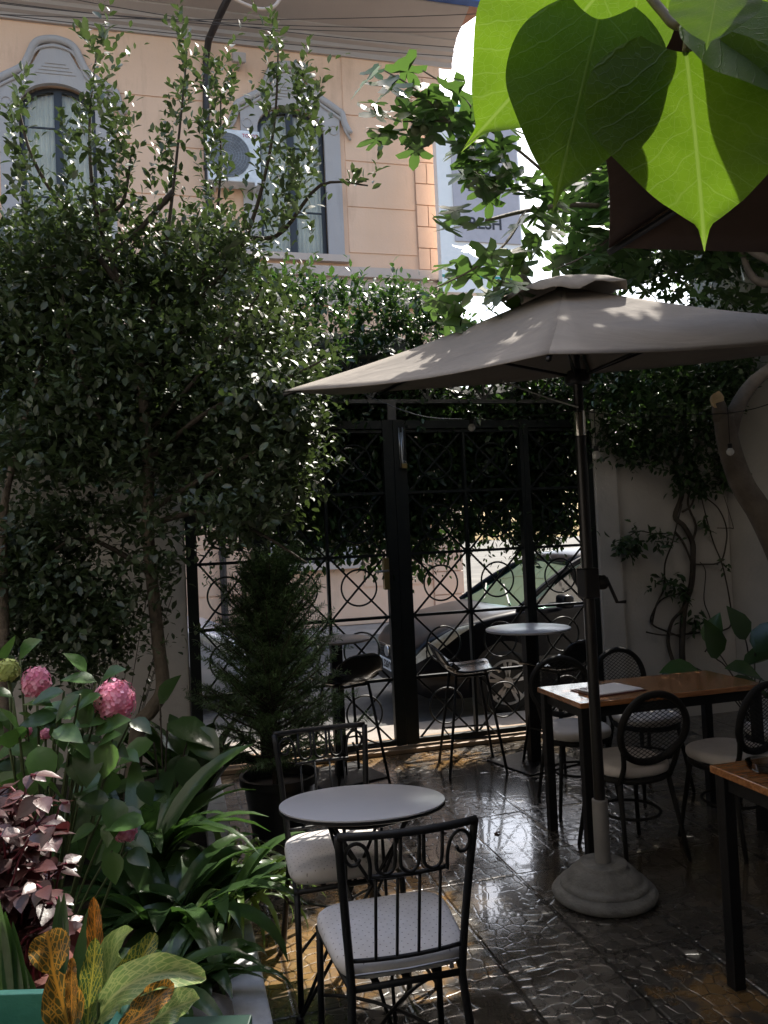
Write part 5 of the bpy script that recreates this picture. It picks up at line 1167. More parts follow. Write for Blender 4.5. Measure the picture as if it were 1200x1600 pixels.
# ---------------- big leaves close to the camera at the top right
def bigleafmat():
    mt, n, o = newmat('heart_leaf'); L = n.links.new
    tc = n.nodes.new('ShaderNodeTexCoord'); uv = n.nodes.new('ShaderNodeUVMap'); sp = n.nodes.new('ShaderNodeSeparateXYZ'); L(uv.outputs[0], sp.inputs[0])
    def m_(op, a, b_=None):
        x = n.nodes.new('ShaderNodeMath'); x.operation = op
        for i, v in enumerate((a, b_)):
            if v is None: continue
            if isinstance(v, (int, float)): x.inputs[i].default_value = v
            else: L(v, x.inputs[i])
        return x.outputs[0]
    u, v = sp.outputs[0], sp.outputs[1]          # u along the midrib, v across (signed)
    av = m_('ABSOLUTE', v)
    nzw = noise(n, 6, 2, .5, uv.outputs[0]); wob = m_('MULTIPLY', m_('SUBTRACT', nzw.outputs[0], .5), .10)
    k = m_('SUBTRACT', m_('ADD', u, wob), m_('MULTIPLY', m_('POWER', av, .85), .75))
    fr = m_('FRACT', m_('MULTIPLY', k, 7.0)); side = m_('ABSOLUTE', m_('SUBTRACT', fr, .5))
    s1 = n.nodes.new('ShaderNodeMapRange'); L(side, s1.inputs[0]); s1.inputs[1].default_value = .0; s1.inputs[2].default_value = .05; s1.inputs[3].default_value = 1; s1.inputs[4].default_value = 0
    mid = n.nodes.new('ShaderNodeMapRange'); L(av, mid.inputs[0]); mid.inputs[1].default_value = .004; mid.inputs[2].default_value = .011; mid.inputs[3].default_value = 1; mid.inputs[4].default_value = 0
    vo = n.nodes.new('ShaderNodeTexVoronoi'); vo.feature = 'DISTANCE_TO_EDGE'; vo.inputs['Scale'].default_value = 26; L(uv.outputs[0], vo.inputs['Vector'])
    net = n.nodes.new('ShaderNodeMapRange'); L(vo.outputs[0], net.inputs[0]); net.inputs[1].default_value = 0; net.inputs[2].default_value = .05; net.inputs[3].default_value = .28; net.inputs[4].default_value = 0
    vein = m_('MAXIMUM', m_('MAXIMUM', m_('MULTIPLY', s1.outputs[0], .55), mid.outputs[0]), net.outputs[0])
    nz = noise(n, 5, 5, .6, uv.outputs[0]); base = ramp(n, nz.outputs[0], [(.3, (.06, .12, .016)), (.7, (.085, .16, .022))])
    cm = n.nodes.new('ShaderNodeMixRGB'); L(vein, cm.inputs[0]); L(base, cm.inputs[1]); cm.inputs[2].default_value = (.12, .20, .04, 1)
    pb_ = n.nodes.new('ShaderNodeBsdfPrincipled'); L(cm.outputs[0], pb_.inputs['Base Color']); pb_.inputs['Roughness'].default_value = .5; pb_.inputs['Specular IOR Level'].default_value = .3
    bp = n.nodes.new('ShaderNodeBump'); bp.inputs['Strength'].default_value = .6; bp.inputs['Distance'].default_value = .0015; L(vein, bp.inputs['Height']); L(bp.outputs[0], pb_.inputs['Normal'])
    spn = noise(n, 38, 3, .6, uv.outputs[0]); spk = n.nodes.new('ShaderNodeMapRange'); L(spn.outputs[0], spk.inputs[0]); spk.inputs[1].default_value = .70; spk.inputs[2].default_value = .74
    bl_ = n.nodes.new('ShaderNodeMixRGB'); L(spk.outputs[0], bl_.inputs[0]); L(cm.outputs[0], bl_.inputs[1]); bl_.inputs[2].default_value = (.10, .07, .02, 1); L(bl_.outputs[0], pb_.inputs['Base Color'])
    tb_ = ramp(n, nz.outputs[0], [(.3, (.115, .22, .010)), (.7, (.15, .27, .015))]); tm = n.nodes.new('ShaderNodeMixRGB'); L(vein, tm.inputs[0]); L(tb_, tm.inputs[1]); tm.inputs[2].default_value = (.20, .31, .05, 1)
    tr = n.nodes.new('ShaderNodeBsdfTranslucent'); L(tm.outputs[0], tr.inputs[0]); mx = n.nodes.new('ShaderNodeMixShader'); mx.inputs[0].default_value = .58; L(pb_.outputs[0], mx.inputs[1]); L(tr.outputs[0], mx.inputs[2]); L(mx.outputs[0], o.inputs[0]); return mt
M_big = bigleafmat()
def bigleaf(base_, tip_, width, nrm, parent, tipf=.16, cup=.10, droop=.05, bend=0.0):
    """heart-shaped leaf from its petiole end to its drip tip"""
    base_, tip_ = Vector(base_), Vector(tip_); ax = tip_-base_; L = ax.length; ax.normalize(); nrm = Vector(nrm); nrm = (nrm-ax*nrm.dot(ax)).normalized(); ac = nrm.cross(ax)
    n, m_ = 40, 16; vs = []; uvs = []
    for i in range(n+1):
        t_ = i/n; u = t_
        # half width profile: heart lobes, broad shoulder, drawn-out tip
        body = (math.sin(math.pi*min(1, (u+.035)/.93)**.70))**.80 if u < .895 else 0
        hw = max(body*(1-.12*u), .0)
        tipw = .075*(1-u)/.16 if u > .80 else .075+.0
        hw = max(hw, min(tipw, .075)) if u > .5 else hw
        if i == n: hw = 0.002
        wv = .012*math.sin(u*17)
        for k in range(m_+1):
            v = k/m_*2-1; back = -.085*L*(abs(v)**1.6)*max(0, 1-u*4.5)     # lobes reach behind the petiole
            p = base_+ax*(u*L+back)+ac*(bend*L*u*u*u)+ac*(v*(hw+wv*(hw > .3))*width/2)+nrm*(cup*width*abs(v)**1.3*hw*.5-droop*L*u*u+.012*L*math.sin(u*20+v*3)*abs(v)*.5)
            vs.append(p); uvs.append((u, v*hw*.5))
    me = bpy.data.meshes.new('leaf'); off = parent.location
    fs = [(i*(m_+1)+k, (i+1)*(m_+1)+k, (i+1)*(m_+1)+k+1, i*(m_+1)+k+1) for i in range(n) for k in range(m_)]
    me.from_pydata([tuple(p-off) for p in vs], [], fs); ul = me.uv_layers.new(name='UVMap')
    for lp in me.loops: ul.data[lp.index].uv = uvs[lp.vertex_index]
    me.polygons.foreach_set('use_smooth', [True]*len(me.polygons)); me.materials.append(M_big); o = bpy.data.objects.new('leaf', me); COL.objects.link(o); o.parent = parent; return o
BEND = -.04
lt = D(1070, 60, .46); lb = thing('leafy_branch', 'branch with large bright heart-shaped leaves hanging close by at the top right', 'branch', tuple(lt))
nv_ = -cF*.55+Vector((0, 0, .8))
bigleaf(D(965, -45, .51), D(731, 234, .505), .128, -cF+Vector((.1, 0, .4)), lb, tipf=.1, bend=BEND)
bigleaf(D(935, 30, .478), D(866, 325, .462), .098, -cF+Vector((0, 0, .35)), lb)
bigleaf(D(930, 60, .53), D(905, 265, .525), .080, -cF+Vector((0, 0, .3)), lb)  # hidden leaf added behind the previous one to shade its tip
bigleaf(D(1072, 82, .46), D(1108, 384, .44), .132, -cF+Vector((0, 0, .45)), lb)
bigleaf(D(1110, 30, .47), D(1290, 160, .45), .11, -cF+Vector((0, 0, .9)), lb)
bigleaf(D(1120, -10, .44), D(1105, 72, .42), .050, -cF*.6+Vector((0, 0, .8)), lb)
bigleaf(D(1140, -60, .52), D(1210, 230, .56), .11, -cF+Vector((0, 0, .8)), lb)
b = MB(); b.tube(smoothpath([D(960, -120, .50), D(1000, -30, .49), D(1035, 18, .475), D(1062, 40, .465), D(1110, 10, .46), D(1180, -60, .46)], 5), .0028, 8); b.tube(smoothpath([D(1062, 40, .465), D(1073, 58, .46), D(1072, 80, .46)], 4), .0022, 8); b.tube(smoothpath([D(1000, -30, .49), D(950, -60, .485), D(925, -60, .47)], 4), .0018, 6); b.tube(smoothpath([D(1062, 40, .465), D(1090, 25, .466), D(1110, 30, .47)], 4), .0018, 6)
b.build('stem', P('green_brown_stem', (.10, .09, .03), .6, var=.2, vscale=40), lb, smooth=True)
# leaf further out on the same branch that throws its shade on the others
# ---------------- potted conifer
L_spr = leafmat('conifer_needles', (.04, .075, .032), (.085, .14, .06), .15, (.1, .2, .05), .45, .4)
q = G(440, 1296); sp_ = thing('potted_conifer', 'dark green young conifer in a black round pot beside the gate', 'conifer', (q.x, q.y, 0))
M_pot = P('black_plastic_pot', (.009, .009, .010), .35, var=.2, vscale=12)
b = MB(); b.lathe([(0, 0), (.17, 0), (.21, .28), (.235, .285), (.235, .33), (.215, .33), (.20, .27), (0, .27)], (q.x, q.y, 0), 40); pt = b.build('pot', M_pot, sp_, smooth=True, auto=40)
top = D(440, 870, 4.75); tb3 = Vector((q.x-.02, q.y, .27)); b = MB(); top = Vector((q.x-.02, q.y, 1.56)); b.tube([tb3, top], [.022, .004], 8)
P_, D_, N_, S_ = [], [], [], []
tips = []
for i in range(330):
    h = (i/330)**.9; z = lerp(.34, 1.50, h); R_ = lerp(.46, .12, h**1.6)*rng.uniform(.50, 1.18); a = i*2.399+rng.normal(0, .3); rise = rng.uniform(.15, .6)+.8*h
    p0 = Vector((tb3.x, tb3.y, z)); p1 = p0+Vector((math.cos(a)*R_, math.sin(a)*R_, R_*rise)); pm = p0.lerp(p1, .5)-Vector((0, 0, .03*R_/.4)); pts = bez(p0, pm, p1, 6); b.tube(pts, [.006, .005, .004, .004, .003, .003, .002], 4)
    segs = [(pts[j], pts[j+1]) for j in range(6)]
    for s_ in range(int(5+R_*16)):           # side twigs
        t_ = rng.uniform(.3, 1); base_ = p0.lerp(p1, t_); sd = rng.choice([-1, 1]); dd = (p1-p0).normalized(); ac = Vector((-dd.y, dd.x, rng.uniform(-.1, .3)))*sd; e = base_+(dd*.7+ac*.75).normalized()*rng.uniform(.05, .13)*(1.15-.3*t_); segs.append((base_, e))
    for A_, B_ in segs:
        d = (B_-A_); n_ = max(4, int(d.length/.006))
        for k in range(n_):
            t_ = (k+rng.uniform())/n_; p = A_+d*t_; r_ = Vector(rng.normal(0, 1, 3)); dn = d.normalized(); r_ = (r_-dn*r_.dot(dn)).normalized()
            P_.append(tuple(p)); D_.append(tuple(dn*.8+r_)); N_.append(tuple(dn.cross(r_))); S_.append(rng.uniform(.024, .036))
for k in range(60):
    p = top-Vector((0, 0, rng.uniform(0, .12))); r_ = Vector(rng.normal(0, 1, 3)); P_.append(tuple(p)); D_.append((r_.x, r_.y, 1.2)); N_.append((r_.y, -r_.x, 0)); S_.append(.025)
b.build('trunk', M_twig, sp_)
T_NEED = (np.array([(0, -.06, 0), (0, .06, 0), (1, 0, 0), (.5, 0, .06)], float), [(0, 1, 2)])
T_NEED = (np.array([(0, -.055, 0), (0, .055, 0), (.6, .06, 0), (1, 0, 0), (.6, -.06, 0)], float), [(0, 1, 2, 3, 4)])
leaves('needles', P_, D_, N_, S_, T_NEED, L_spr, sp_); print('needles', len(P_))
# ---------------- plants of the bed
def blade(mb, base_, az, L, w_, up=1.1, droop=1.0, twist=0.0, n=10, fold=.25, rs=random, petiole=.0):
    """arching strap leaf"""
    p = Vector(base_); el = up; d = Vector((math.cos(az), math.sin(az), 0)); ac0 = Vector((-math.sin(az), math.cos(az), 0)); vs = []; step = L/n
    for i in range(n+1):
        t_ = i/n; tt = max(0, (t_-petiole)/(1-petiole)); hw = w_/2*(math.sin(math.pi*min(1, tt*.93+.04))**.75) if tt > 0 else w_*.05
        if i == n: hw = w_*.02
        f = d*math.cos(el)+Vector((0, 0, math.sin(el))); nn = (-d*math.sin(el)+Vector((0, 0, math.cos(el)))); ac = (ac0*math.cos(twist*t_)+nn*math.sin(twist*t_))
        wob = .06*math.sin(t_*9+az)*hw
        vs += [p-ac*hw+nn*(hw*fold+wob), p-ac*hw*.5+nn*hw*fold*.3, p, p+ac*hw*.5+nn*hw*fold*.3, p+ac*hw+nn*(hw*fold-wob)]
        p = p+f*step; el -= droop/n*(1+t_)
    mb.add(vs, [(i*5+k, i*5+k+1, (i+1)*5+k+1, (i+1)*5+k) for i in range(n) for k in range(4)])
def bladeleafmat(name, a, b_, tr, rough=.28, tcol=None):
    mt = leafmat(name, a, b_, tr, tcol, rough, .55); n = mt.node_tree; L = n.links.new
    pb_ = [x for x in n.nodes if x.type == 'BSDF_PRINCIPLED'][0]; tc = n.nodes.new('ShaderNodeTexCoord'); w1 = noise(n, 45, 3, .5, tc.outputs['Object'], .5); bp = n.nodes.new('ShaderNodeBump'); bp.inputs['Strength'].default_value = .35; bp.inputs['Distance'].default_value = .004; L(w1.outputs[0], bp.inputs['Height']); L(bp.outputs[0], pb_.inputs['Normal']); return mt
L_asp = bladeleafmat('strap_leaf', (.020, .042, .016), (.050, .095, .030), .2, .26, (.12, .28, .04))
L_spi = bladeleafmat('light_strap_leaf', (.055, .10, .028), (.12, .19, .05), .35, .3, (.3, .5, .08))
L_hyd = bladeleafmat('hydrangea_leaf', (.028, .062, .020), (.060, .125, .034), .3, .34, (.2, .42, .06))
L_bur = bladeleafmat('burgundy_leaf', (.028, .011, .012), (.070, .030, .030), .14, .36, (.20, .03, .03))
rs = random.Random(21)
def strap_plant(label, loc, n, L, w_, mat, name='strap_plant', up=(1.0, 1.45), droop=(1.1, 1.9), azr=(0, 6.283), cat='plant', group=None, spread=.07, tw=.6):
    t = thing(name, label, cat, loc, 0, group); b = MB()
    for i in range(n):
        az = rs.uniform(*azr); r = rs.uniform(0, spread)
        blade(b, (loc[0]+r*math.cos(az), loc[1]+r*math.sin(az), loc[2]), az, rs.uniform(*L), rs.uniform(*w_), rs.uniform(*up), rs.uniform(*droop), rs.uniform(-tw, tw))
    b.build('foliage', mat, t, smooth=True); return t
GA = 'broad dark strap-leaved plants in the bed'
def gp(px, py, d, z=.1):
    p = D(px, py, d); return (p.x, p.y, z)
strap_plant('dark strap-leaved plant with long arching glossy leaves right above the kerb end', gp(335, 1440, 3.25), 34, (.38, .58), (.055, .085), L_asp, group=GA)
strap_plant('dark strap-leaved plant in the middle of the bed below the tree trunk', gp(255, 1400, 3.2), 38, (.45, .72), (.07, .10), L_asp, group=GA)
strap_plant('tall broad strap-leaved plant behind the small pink bloom', gp(215, 1350, 3.6), 34, (.6, .9), (.08, .12), L_asp, group=GA, up=(1.15, 1.5), droop=(.7, 1.5))
strap_plant('strap-leaved plant at the foot of the left white wall beside the conifer', gp(300, 1180, 4.6), 26, (.5, .85), (.10, .15), L_asp, group=GA, up=(1.2, 1.5), droop=(.4, 1.1))
strap_plant('dark strap-leaved plant lowest in the bed behind the croton', gp(225, 1480, 2.65), 30, (.35, .5), (.06, .09), L_asp, group=GA)
strap_plant('dark strap-leaved plant at the front edge of the bed right of the croton', gp(300, 1510, 2.8), 22, (.25, .4), (.05, .075), L_asp, group=GA)
strap_plant('dark strap-leaved plant far left behind the hydrangea', gp(60, 1200, 3.9), 30, (.6, .9), (.09, .13), L_asp, group=GA)
GB = 'narrow light green strap-leaved plants'
strap_plant('bright narrow-leaved plant at the edge of the bed beside the small round table', gp(372, 1350, 3.45), 46, (.34, .55), (.018, .03), L_spi, group=GB, up=(1.0, 1.4), droop=(1.4, 2.3))
strap_plant('pale narrow-leaved plant below the pot of the conifer', gp(350, 1330, 3.75), 34, (.3, .5), (.02, .032), L_spi, group=GB, droop=(1.4, 2.3))
# big arrow-shaped leaf plant
def broadleafplant(label, items, mat, name, cat, loc, size_tm=T_WIDE):
    t = thing(name, label, cat, loc); st = MB(); P_, D_, N_, S_ = [], [], [], []
    for (px, py, d, ang, s_, tilt) in items:
        p = D(px, py, d); dr = r0*math.cos(rad(ang))+Vector((0, 0, 1))*math.sin(rad(ang))-cF*tilt; P_.append(tuple(p)); D_.append(tuple(dr)); N_.append((rs.uniform(-.3, .3), -.4+rs.uniform(-.3, .3), 1)); S_.append(s_)
        st.tube(bez((loc[0]+rs.uniform(-.04, .04), loc[1]+rs.uniform(-.04, .04), loc[2]), ((p.x+loc[0])/2, (p.y+loc[1])/2, p.z*.8), p, 8), .005, 5)
    st.build('stem', M_twig if mat is L_asp else M_gstem, t, smooth=True); leaves('foliage', P_, D_, N_, S_, size_tm, mat, t); return t
M_gstem = P('green_plant_stem', (.07, .10, .035), .55, var=.2, vscale=20)
broadleafplant('plant with a few big wavy dark leaves beside the foot of the tree trunk', [(262, 1130, 4.0, -15, .27, .3), (240, 1160, 3.9, 200, .2, .2), (300, 1140, 4.0, -40, .22, .5), (290, 1180, 3.9, -80, .18, .4), (250, 1100, 4.1, 60, .18, .1)], L_asp, 'broad_leaved_plant', 'plant', gp(255, 1250, 4.0))
broadleafplant('broad-leaved plant against the white wall beneath the vine at the right', [(1120, 1030, 5.6, 100, .3, .2), (1095, 1050, 5.6, 165, .32, .3), (1160, 1040, 5.5, 30, .34, .3), (1180, 1020, 5.4, 60, .3, .2), (1140, 1060, 5.5, -20, .3, .4), (1110, 1010, 5.7, 80, .25, .1), (1190, 1060, 5.2, 150, .3, .4), (1075, 1040, 5.7, 200, .26, .3), (1165, 1000, 5.5, 110, .26, .1), (1195, 1090, 5.1, 10, .3, .4)], L_asp, 'broad_leaved_plant', 'plant', (G(1140, 1130).x, 5.5, .0))
# low small-leaved shrub between trunk and hydrangea
t = thing('small_shrub', 'thin small-leaved shrub in front of the white wall left of the trunk', 'shrub', gp(170, 1150, 4.5)); cl = Cloud(); b = MB()
for i in range(16):
    e = D(rng.uniform(90, 270), rng.uniform(930, 1080), rng.uniform(4.2, 4.7)); s0_ = Vector(gp(170, 1150, 4.5)); pts = bez(s0_, (s0_+e)/2+Vector((0, 0, .15)), e, 8); b.tube(pts, .002, 5); d = (pts[-1]-pts[-4]); cl.shoot(rng, tuple(pts[-4]), tuple(d), d.length+.08, 10, .05, .8); cl.shoot(rng, tuple(pts[-6]), tuple(d+Vector(rng.normal(0, .1, 3))), .2, 7, .05, .8)
b.build('stems', M_twig, t); cl.build('foliage', T_SMALL, L_shrub, t)
# ---------------- hydrangea
hb = gp(60, 1330, 2.75, .1); hy = thing('hydrangea', 'hydrangea bush with pink flower heads at the left edge of the bed', 'shrub', hb)
M_pink = leafmat('pink_petals', (.66, .20, .33), (.88, .40, .52), .25, (.8, .3, .4), .7, .2); M_pgreen = leafmat('young_green_petals', (.30, .36, .10), (.45, .50, .18), .25, (.5, .55, .2), .7, .2)
heads = [(180, 1096, 2.65, .062, 1), (57, 1067, 2.75, .046, 1), (196, 1297, 2.6, .033, 1), (13, 1048, 2.7, .033, 0), (41, 1141, 2.7, .017, 1), (71, 1147, 2.72, .016, 1)]
st = MB(); T_FLO = (np.array([(0, 0, 0), (.25, .25, .1), (.5, 0, .14), (.25, -.25, .1), (-.25, .25, .1), (-.5, 0, .14), (-.25, -.25, .1), (.25, .5, .12), (0, .62, .1), (-.2, .5, .12), (.25, -.5, .12), (0, -.62, .1), (-.2, -.5, .12)], float), [(0, 3, 2, 1), (0, 4, 5, 6), (0, 1, 7, 8, 9, 4), (0, 6, 12, 11, 10, 3)])
for (x, y, d, r, pk_) in heads:
    c = D(x, y, d); n_ = int(30+r*r*62000); P_, D_, N_, S_ = [], [], [], []
    for i in range(n_):
        zz = 1-2*(i+.5)/n_; a = i*2.39996; q_ = Vector((math.sqrt(1-zz*zz)*math.cos(a), math.sqrt(1-zz*zz)*math.sin(a), zz)); lum = 1+.07*math.sin(5*a*.37+zz*6)
        if zz < -.85: continue
        P_.append(tuple(c+Vector((q_.x*r, q_.y*r, q_.z*r*1.12))*lum*rng.uniform(.93, 1.05))); N_.append(tuple(q_+Vector(rng.normal(0, .28, 3)))); tv = Vector(rng.normal(0, 1, 3)); D_.append(tuple(tv-q_*tv.dot(q_))); S_.append(.0165*rng.uniform(.8, 1.2)*(.75 if r < .02 else 1))
    hd = leaves('flower_head', P_, D_, N_, S_, T_FLO, M_pink if pk_ else M_pgreen, hy)
    b = MB(); b.lathe([(0, -1), (.5, -.86), (.86, -.5), (.96, 0), (.86, .5), (.5, .86), (0, 1)], (0, 0, 0), 20); b.v = [tuple(c+Vector((v[0]*r*.93, v[1]*r*.93, v[2]*r*1.04))) for v in b.v]; b.build('flower_core', M_pink if pk_ else M_pgreen, hd, smooth=True)
    st.tube(bez(Vector(hb)+Vector((rs.uniform(-.1, .1), rs.uniform(-.1, .1), 0)), Vector(((c.x*2+hb[0])/3, (c.y*2+hb[1])/3, c.z*.6)), c-Vector((0, 0, r)), 10), .0045, 6)
P_, D_, N_, S_ = [], [], [], []
def hl(px, py, d, ang, s_, tilt=.4):
    p = D(px, py, d); dr = r0*math.cos(rad(ang))+Vector((0, 0, 1))*math.sin(rad(ang))-cF*tilt; P_.append(tuple(p)); D_.append(tuple(dr)); N_.append((rng.normal(0, .25), rng.normal(-.35, .25), 1)); S_.append(s_)
for it in [(150, 1065, 2.65, 160, .11), (135, 1050, 2.7, 120, .10), (160, 1085, 2.6, 200, .10), (125, 1085, 2.55, 220, .11), (140, 1095, 2.6, -100, .10), (100, 1080, 2.6, 190, .11), (40, 1100, 2.6, 10, .11), (20, 1090, 2.6, 150, .11), (60, 1110, 2.6, -30, .11), (90, 1120, 2.55, 180, .12), (85, 1140, 2.5, -10, .11), (30, 1150, 2.5, 100, .12), (15, 1170, 2.5, 60, .12), (60, 1165, 2.45, -70, .13), (110, 1160, 2.6, -30, .12), (150, 1160, 2.6, -60, .12), (10, 1030, 2.8, 70, .11), (30, 1025, 2.8, 40, .11), (160, 1060, 2.75, 30, .10), (205, 1125, 2.7, -20, .09), (170, 1250, 2.6, 160, .09), (180, 1275, 2.6, 60, .08), (150, 1290, 2.6, 200, .09), (200, 1330, 2.6, -20, .09), (175, 1330, 2.55, -80, .10)]: hl(*it)
for i in range(120):
    hl(rng.uniform(-60, 230), rng.uniform(1100, 1330), rng.uniform(2.5, 3.1), rng.uniform(0, 360), rng.uniform(.08, .14), rng.uniform(0, .8))
for k in range(26):
    i = k % len(P_); st.tube(bez(hb, Vector(((P_[i][0]+hb[0])/2, (P_[i][1]+hb[1])/2, P_[i][2]*.75)), P_[i], 8), .004, 5)
st.build('stem', M_gstem, hy, smooth=True); leaves('foliage', P_, D_, N_, S_, T_WIDE, L_hyd, hy)
# ---------------- burgundy plant in terracotta pot
q = D(20, 1490, 1.95); M_terra = P('terracotta', (.12, .028, .018), .75, var=.15, vscale=9, bump=.3, bscale=40)
pt = thing('terracotta_pot', 'tall terracotta pot at the left edge holding the burgundy plant', 'pot', (q.x, q.y, .08)); zt = q.z
b = MB(); b.lathe([(0, 0), (.12, 0), (.15, zt-.16), (.175, zt-.15), (.18, zt-.09), (.16, zt-.085), (.15, zt-.12), (0, zt-.12)], (q.x, q.y, .08), 40); b.build('body', M_terra, pt, smooth=True, auto=40)
bu = thing('burgundy_plant', 'burgundy-leaved plant with pink-veined leaves and red stems at the left edge', 'plant', (q.x, q.y, zt-.04)); M_rst = P('crimson_stem', (.14, .012, .03), .45); st = MB(); P_, D_, N_, S_ = [], [], [], []
for i in range(58):
    e = D(rng.uniform(-50, 112), rng.uniform(1195, 1460)**1.0, rng.uniform(1.75, 2.15)); s0_ = Vector((q.x+rng.uniform(-.08, .08), q.y+rng.uniform(-.08, .08), zt-.04)); pts = bez(s0_, Vector((lerp(s0_.x, e.x, .3), lerp(s0_.y, e.y, .3), e.z)), e, 8); st.tube(pts, .0028, 5)
    for k in range(10):
        j = int(rng.integers(3, 9)); a = rng.uniform(0, 6.28); P_.append(tuple(pts[j])); D_.append((math.cos(a), math.sin(a), rng.uniform(-.6, .3))); N_.append((rng.normal(0, .3), rng.normal(-.3, .3), 1)); S_.append(rng.uniform(.035, .065))
st.build('stem', M_rst, bu); leaves('foliage', P_, D_, N_, S_, T_WIDE, L_bur, bu)
# ---------------- green planter box with croton in the foreground
M_gbox = P('turquoise_painted_wood', (.07, .25, .19), .45, var=.12, vscale=4, bump=.3, bscale=30); M_gdk = P('dark_green_painted_wood', (.004, .035, .022), .35, var=.15, vscale=5)
zt = .93; A_ = G(-60, 1548, zt); B_ = G(214, 1540, zt)
gx = thing('planter_box', 'turquoise painted planter box at the bottom left corner below the croton', 'planter', ((A_.x+B_.x)/2, (A_.y+B_.y)/2, 0))
ex = (B_-A_).normalized(); ey = Vector((ex.y, -ex.x, 0)); b = MB()
def slab(mb, p, u, v, lu, lv, z0, z1):
    c = [p, p+u*lu, p+u*lu+v*lv, p+v*lv]; mb.add([(q.x, q.y, z) for z in (z0, z1) for q in c], [(3, 2, 1, 0), (4, 5, 6, 7), (0, 1, 5, 4), (1, 2, 6, 5), (2, 3, 7, 6), (3, 0, 4, 7)])
LW = (B_-A_).length; slab(b, A_, ex, ey, LW, .016, .0, zt); slab(b, A_+ey*.34, ex, ey, LW, .016, .0, zt-.03); slab(b, A_+ey*.0165, ex, ey, .016, .323, .0, zt-.01); slab(b, A_+ex*(LW-.016)+ey*.0165, ex, ey, .016, .323, .0, zt-.01); b.build('box', M_gbox, gx, bevel=.002)
b = MB(); slab(b, A_+ex*.02+ey*.02, ex, ey, LW-.04, .315, zt-.16, zt-.12); b.build('soil', M_soil, gx)
A2 = G(236, 1590, .80); B2 = G(394, 1584, .80); ex2 = (B2-A2).normalized(); ey2 = Vector((ex2.y, -ex2.x, 0)); b = MB(); slab(b, A2-ex2*.02, ex2, ey2, (B2-A2).length+.02, .26, .72, .80); slab(b, A2-ex2*.02+ey2*.02, ex2, ey2, (B2-A2).length, .04, 0, .719)
tag(b.build('ledge', M_gdk, bevel=.003), 'dark green painted ledge at the bottom edge next to the kerb', 'ledge')
def crotonmat(name='croton_leaf', pale=False):
    mt, n, o = newmat(name); L = n.links.new; uv = n.nodes.new('ShaderNodeUVMap'); sp = n.nodes.new('ShaderNodeSeparateXYZ'); L(uv.outputs[0], sp.inputs[0]); g = n.nodes.new('ShaderNodeNewGeometry')
    def m_(op, a, b_=None):
        x = n.nodes.new('ShaderNodeMath'); x.operation = op
        for i, v in enumerate((a, b_)):
            if v is None: continue
            if isinstance(v, (int, float)): x.inputs[i].default_value = v
            else: L(v, x.inputs[i])
        return x.outputs[0]
    av = m_('ABSOLUTE', sp.outputs[1]); k = m_('FRACT', m_('MULTIPLY', m_('SUBTRACT', sp.outputs[0], m_('MULTIPLY', av, 1.2)), 9.0)); side = m_('ABSOLUTE', m_('SUBTRACT', k, .5))
    s1 = n.nodes.new('ShaderNodeMapRange'); L(side, s1.inputs[0]); s1.inputs[1].default_value = .02; s1.inputs[2].default_value = .14; s1.inputs[3].default_value = 1; s1.inputs[4].default_value = 0
    mid = n.nodes.new('ShaderNodeMapRange'); L(av, mid.inputs[0]); mid.inputs[1].default_value = .01; mid.inputs[2].default_value = .035; mid.inputs[3].default_value = 1; mid.inputs[4].default_value = 0
    vo = n.nodes.new('ShaderNodeTexVoronoi'); vo.feature = 'DISTANCE_TO_EDGE'; vo.inputs['Scale'].default_value = 13; L(uv.outputs[0], vo.inputs['Vector']); net = n.nodes.new('ShaderNodeMapRange'); L(vo.outputs[0], net.inputs[0]); net.inputs[1].default_value = .02; net.inputs[2].default_value = .08; net.inputs[3].default_value = .8; net.inputs[4].default_value = 0
    vein = m_('MAXIMUM', m_('MAXIMUM', s1.outputs[0], mid.outputs[0]), net.outputs[0]); oi = n.nodes.new('ShaderNodeObjectInfo')
    vc = ramp(n, oi.outputs['Random'], [(0, (.26, .32, .11)), (1, (.34, .36, .14))] if pale else [(0, (.45, .15, .02)), (.45, (.40, .29, .04)), (1, (.27, .33, .06))]); nzc = noise(n, 7, 4, .6, uv.outputs[0]); bc = ramp(n, nzc.outputs[0] if pale else oi.outputs['Random'], [(0, (.09, .16, .04)), (1, (.18, .25, .08))] if pale else [(0, (.08, .045, .012)), (.5, (.04, .075, .02)), (1, (.03, .09, .025))])
    c = n.nodes.new('ShaderNodeMixRGB'); L(vein, c.inputs[0]); L(bc, c.inputs[1]); L(vc, c.inputs[2]); pb_ = n.nodes.new('ShaderNodeBsdfPrincipled'); L(c.outputs[0], pb_.inputs['Base Color']); pb_.inputs['Roughness'].default_value = .33
    tr = n.nodes.new('ShaderNodeBsdfTranslucent'); L(c.outputs[0], tr.inputs[0]); mx = n.nodes.new('ShaderNodeMixShader'); mx.inputs[0].default_value = .3; L(pb_.outputs[0], mx.inputs[1]); L(tr.outputs[0], mx.inputs[2]); L(mx.outputs[0], o.inputs[0]); return mt
M_crot = crotonmat(); M_crotg = crotonmat('pale_green_leaf', True)
cq = D(150, 1640, 1.33); ct = thing('croton', 'croton with yellow and orange veined lobed leaves in the foreground at bottom left', 'plant', tuple(cq))
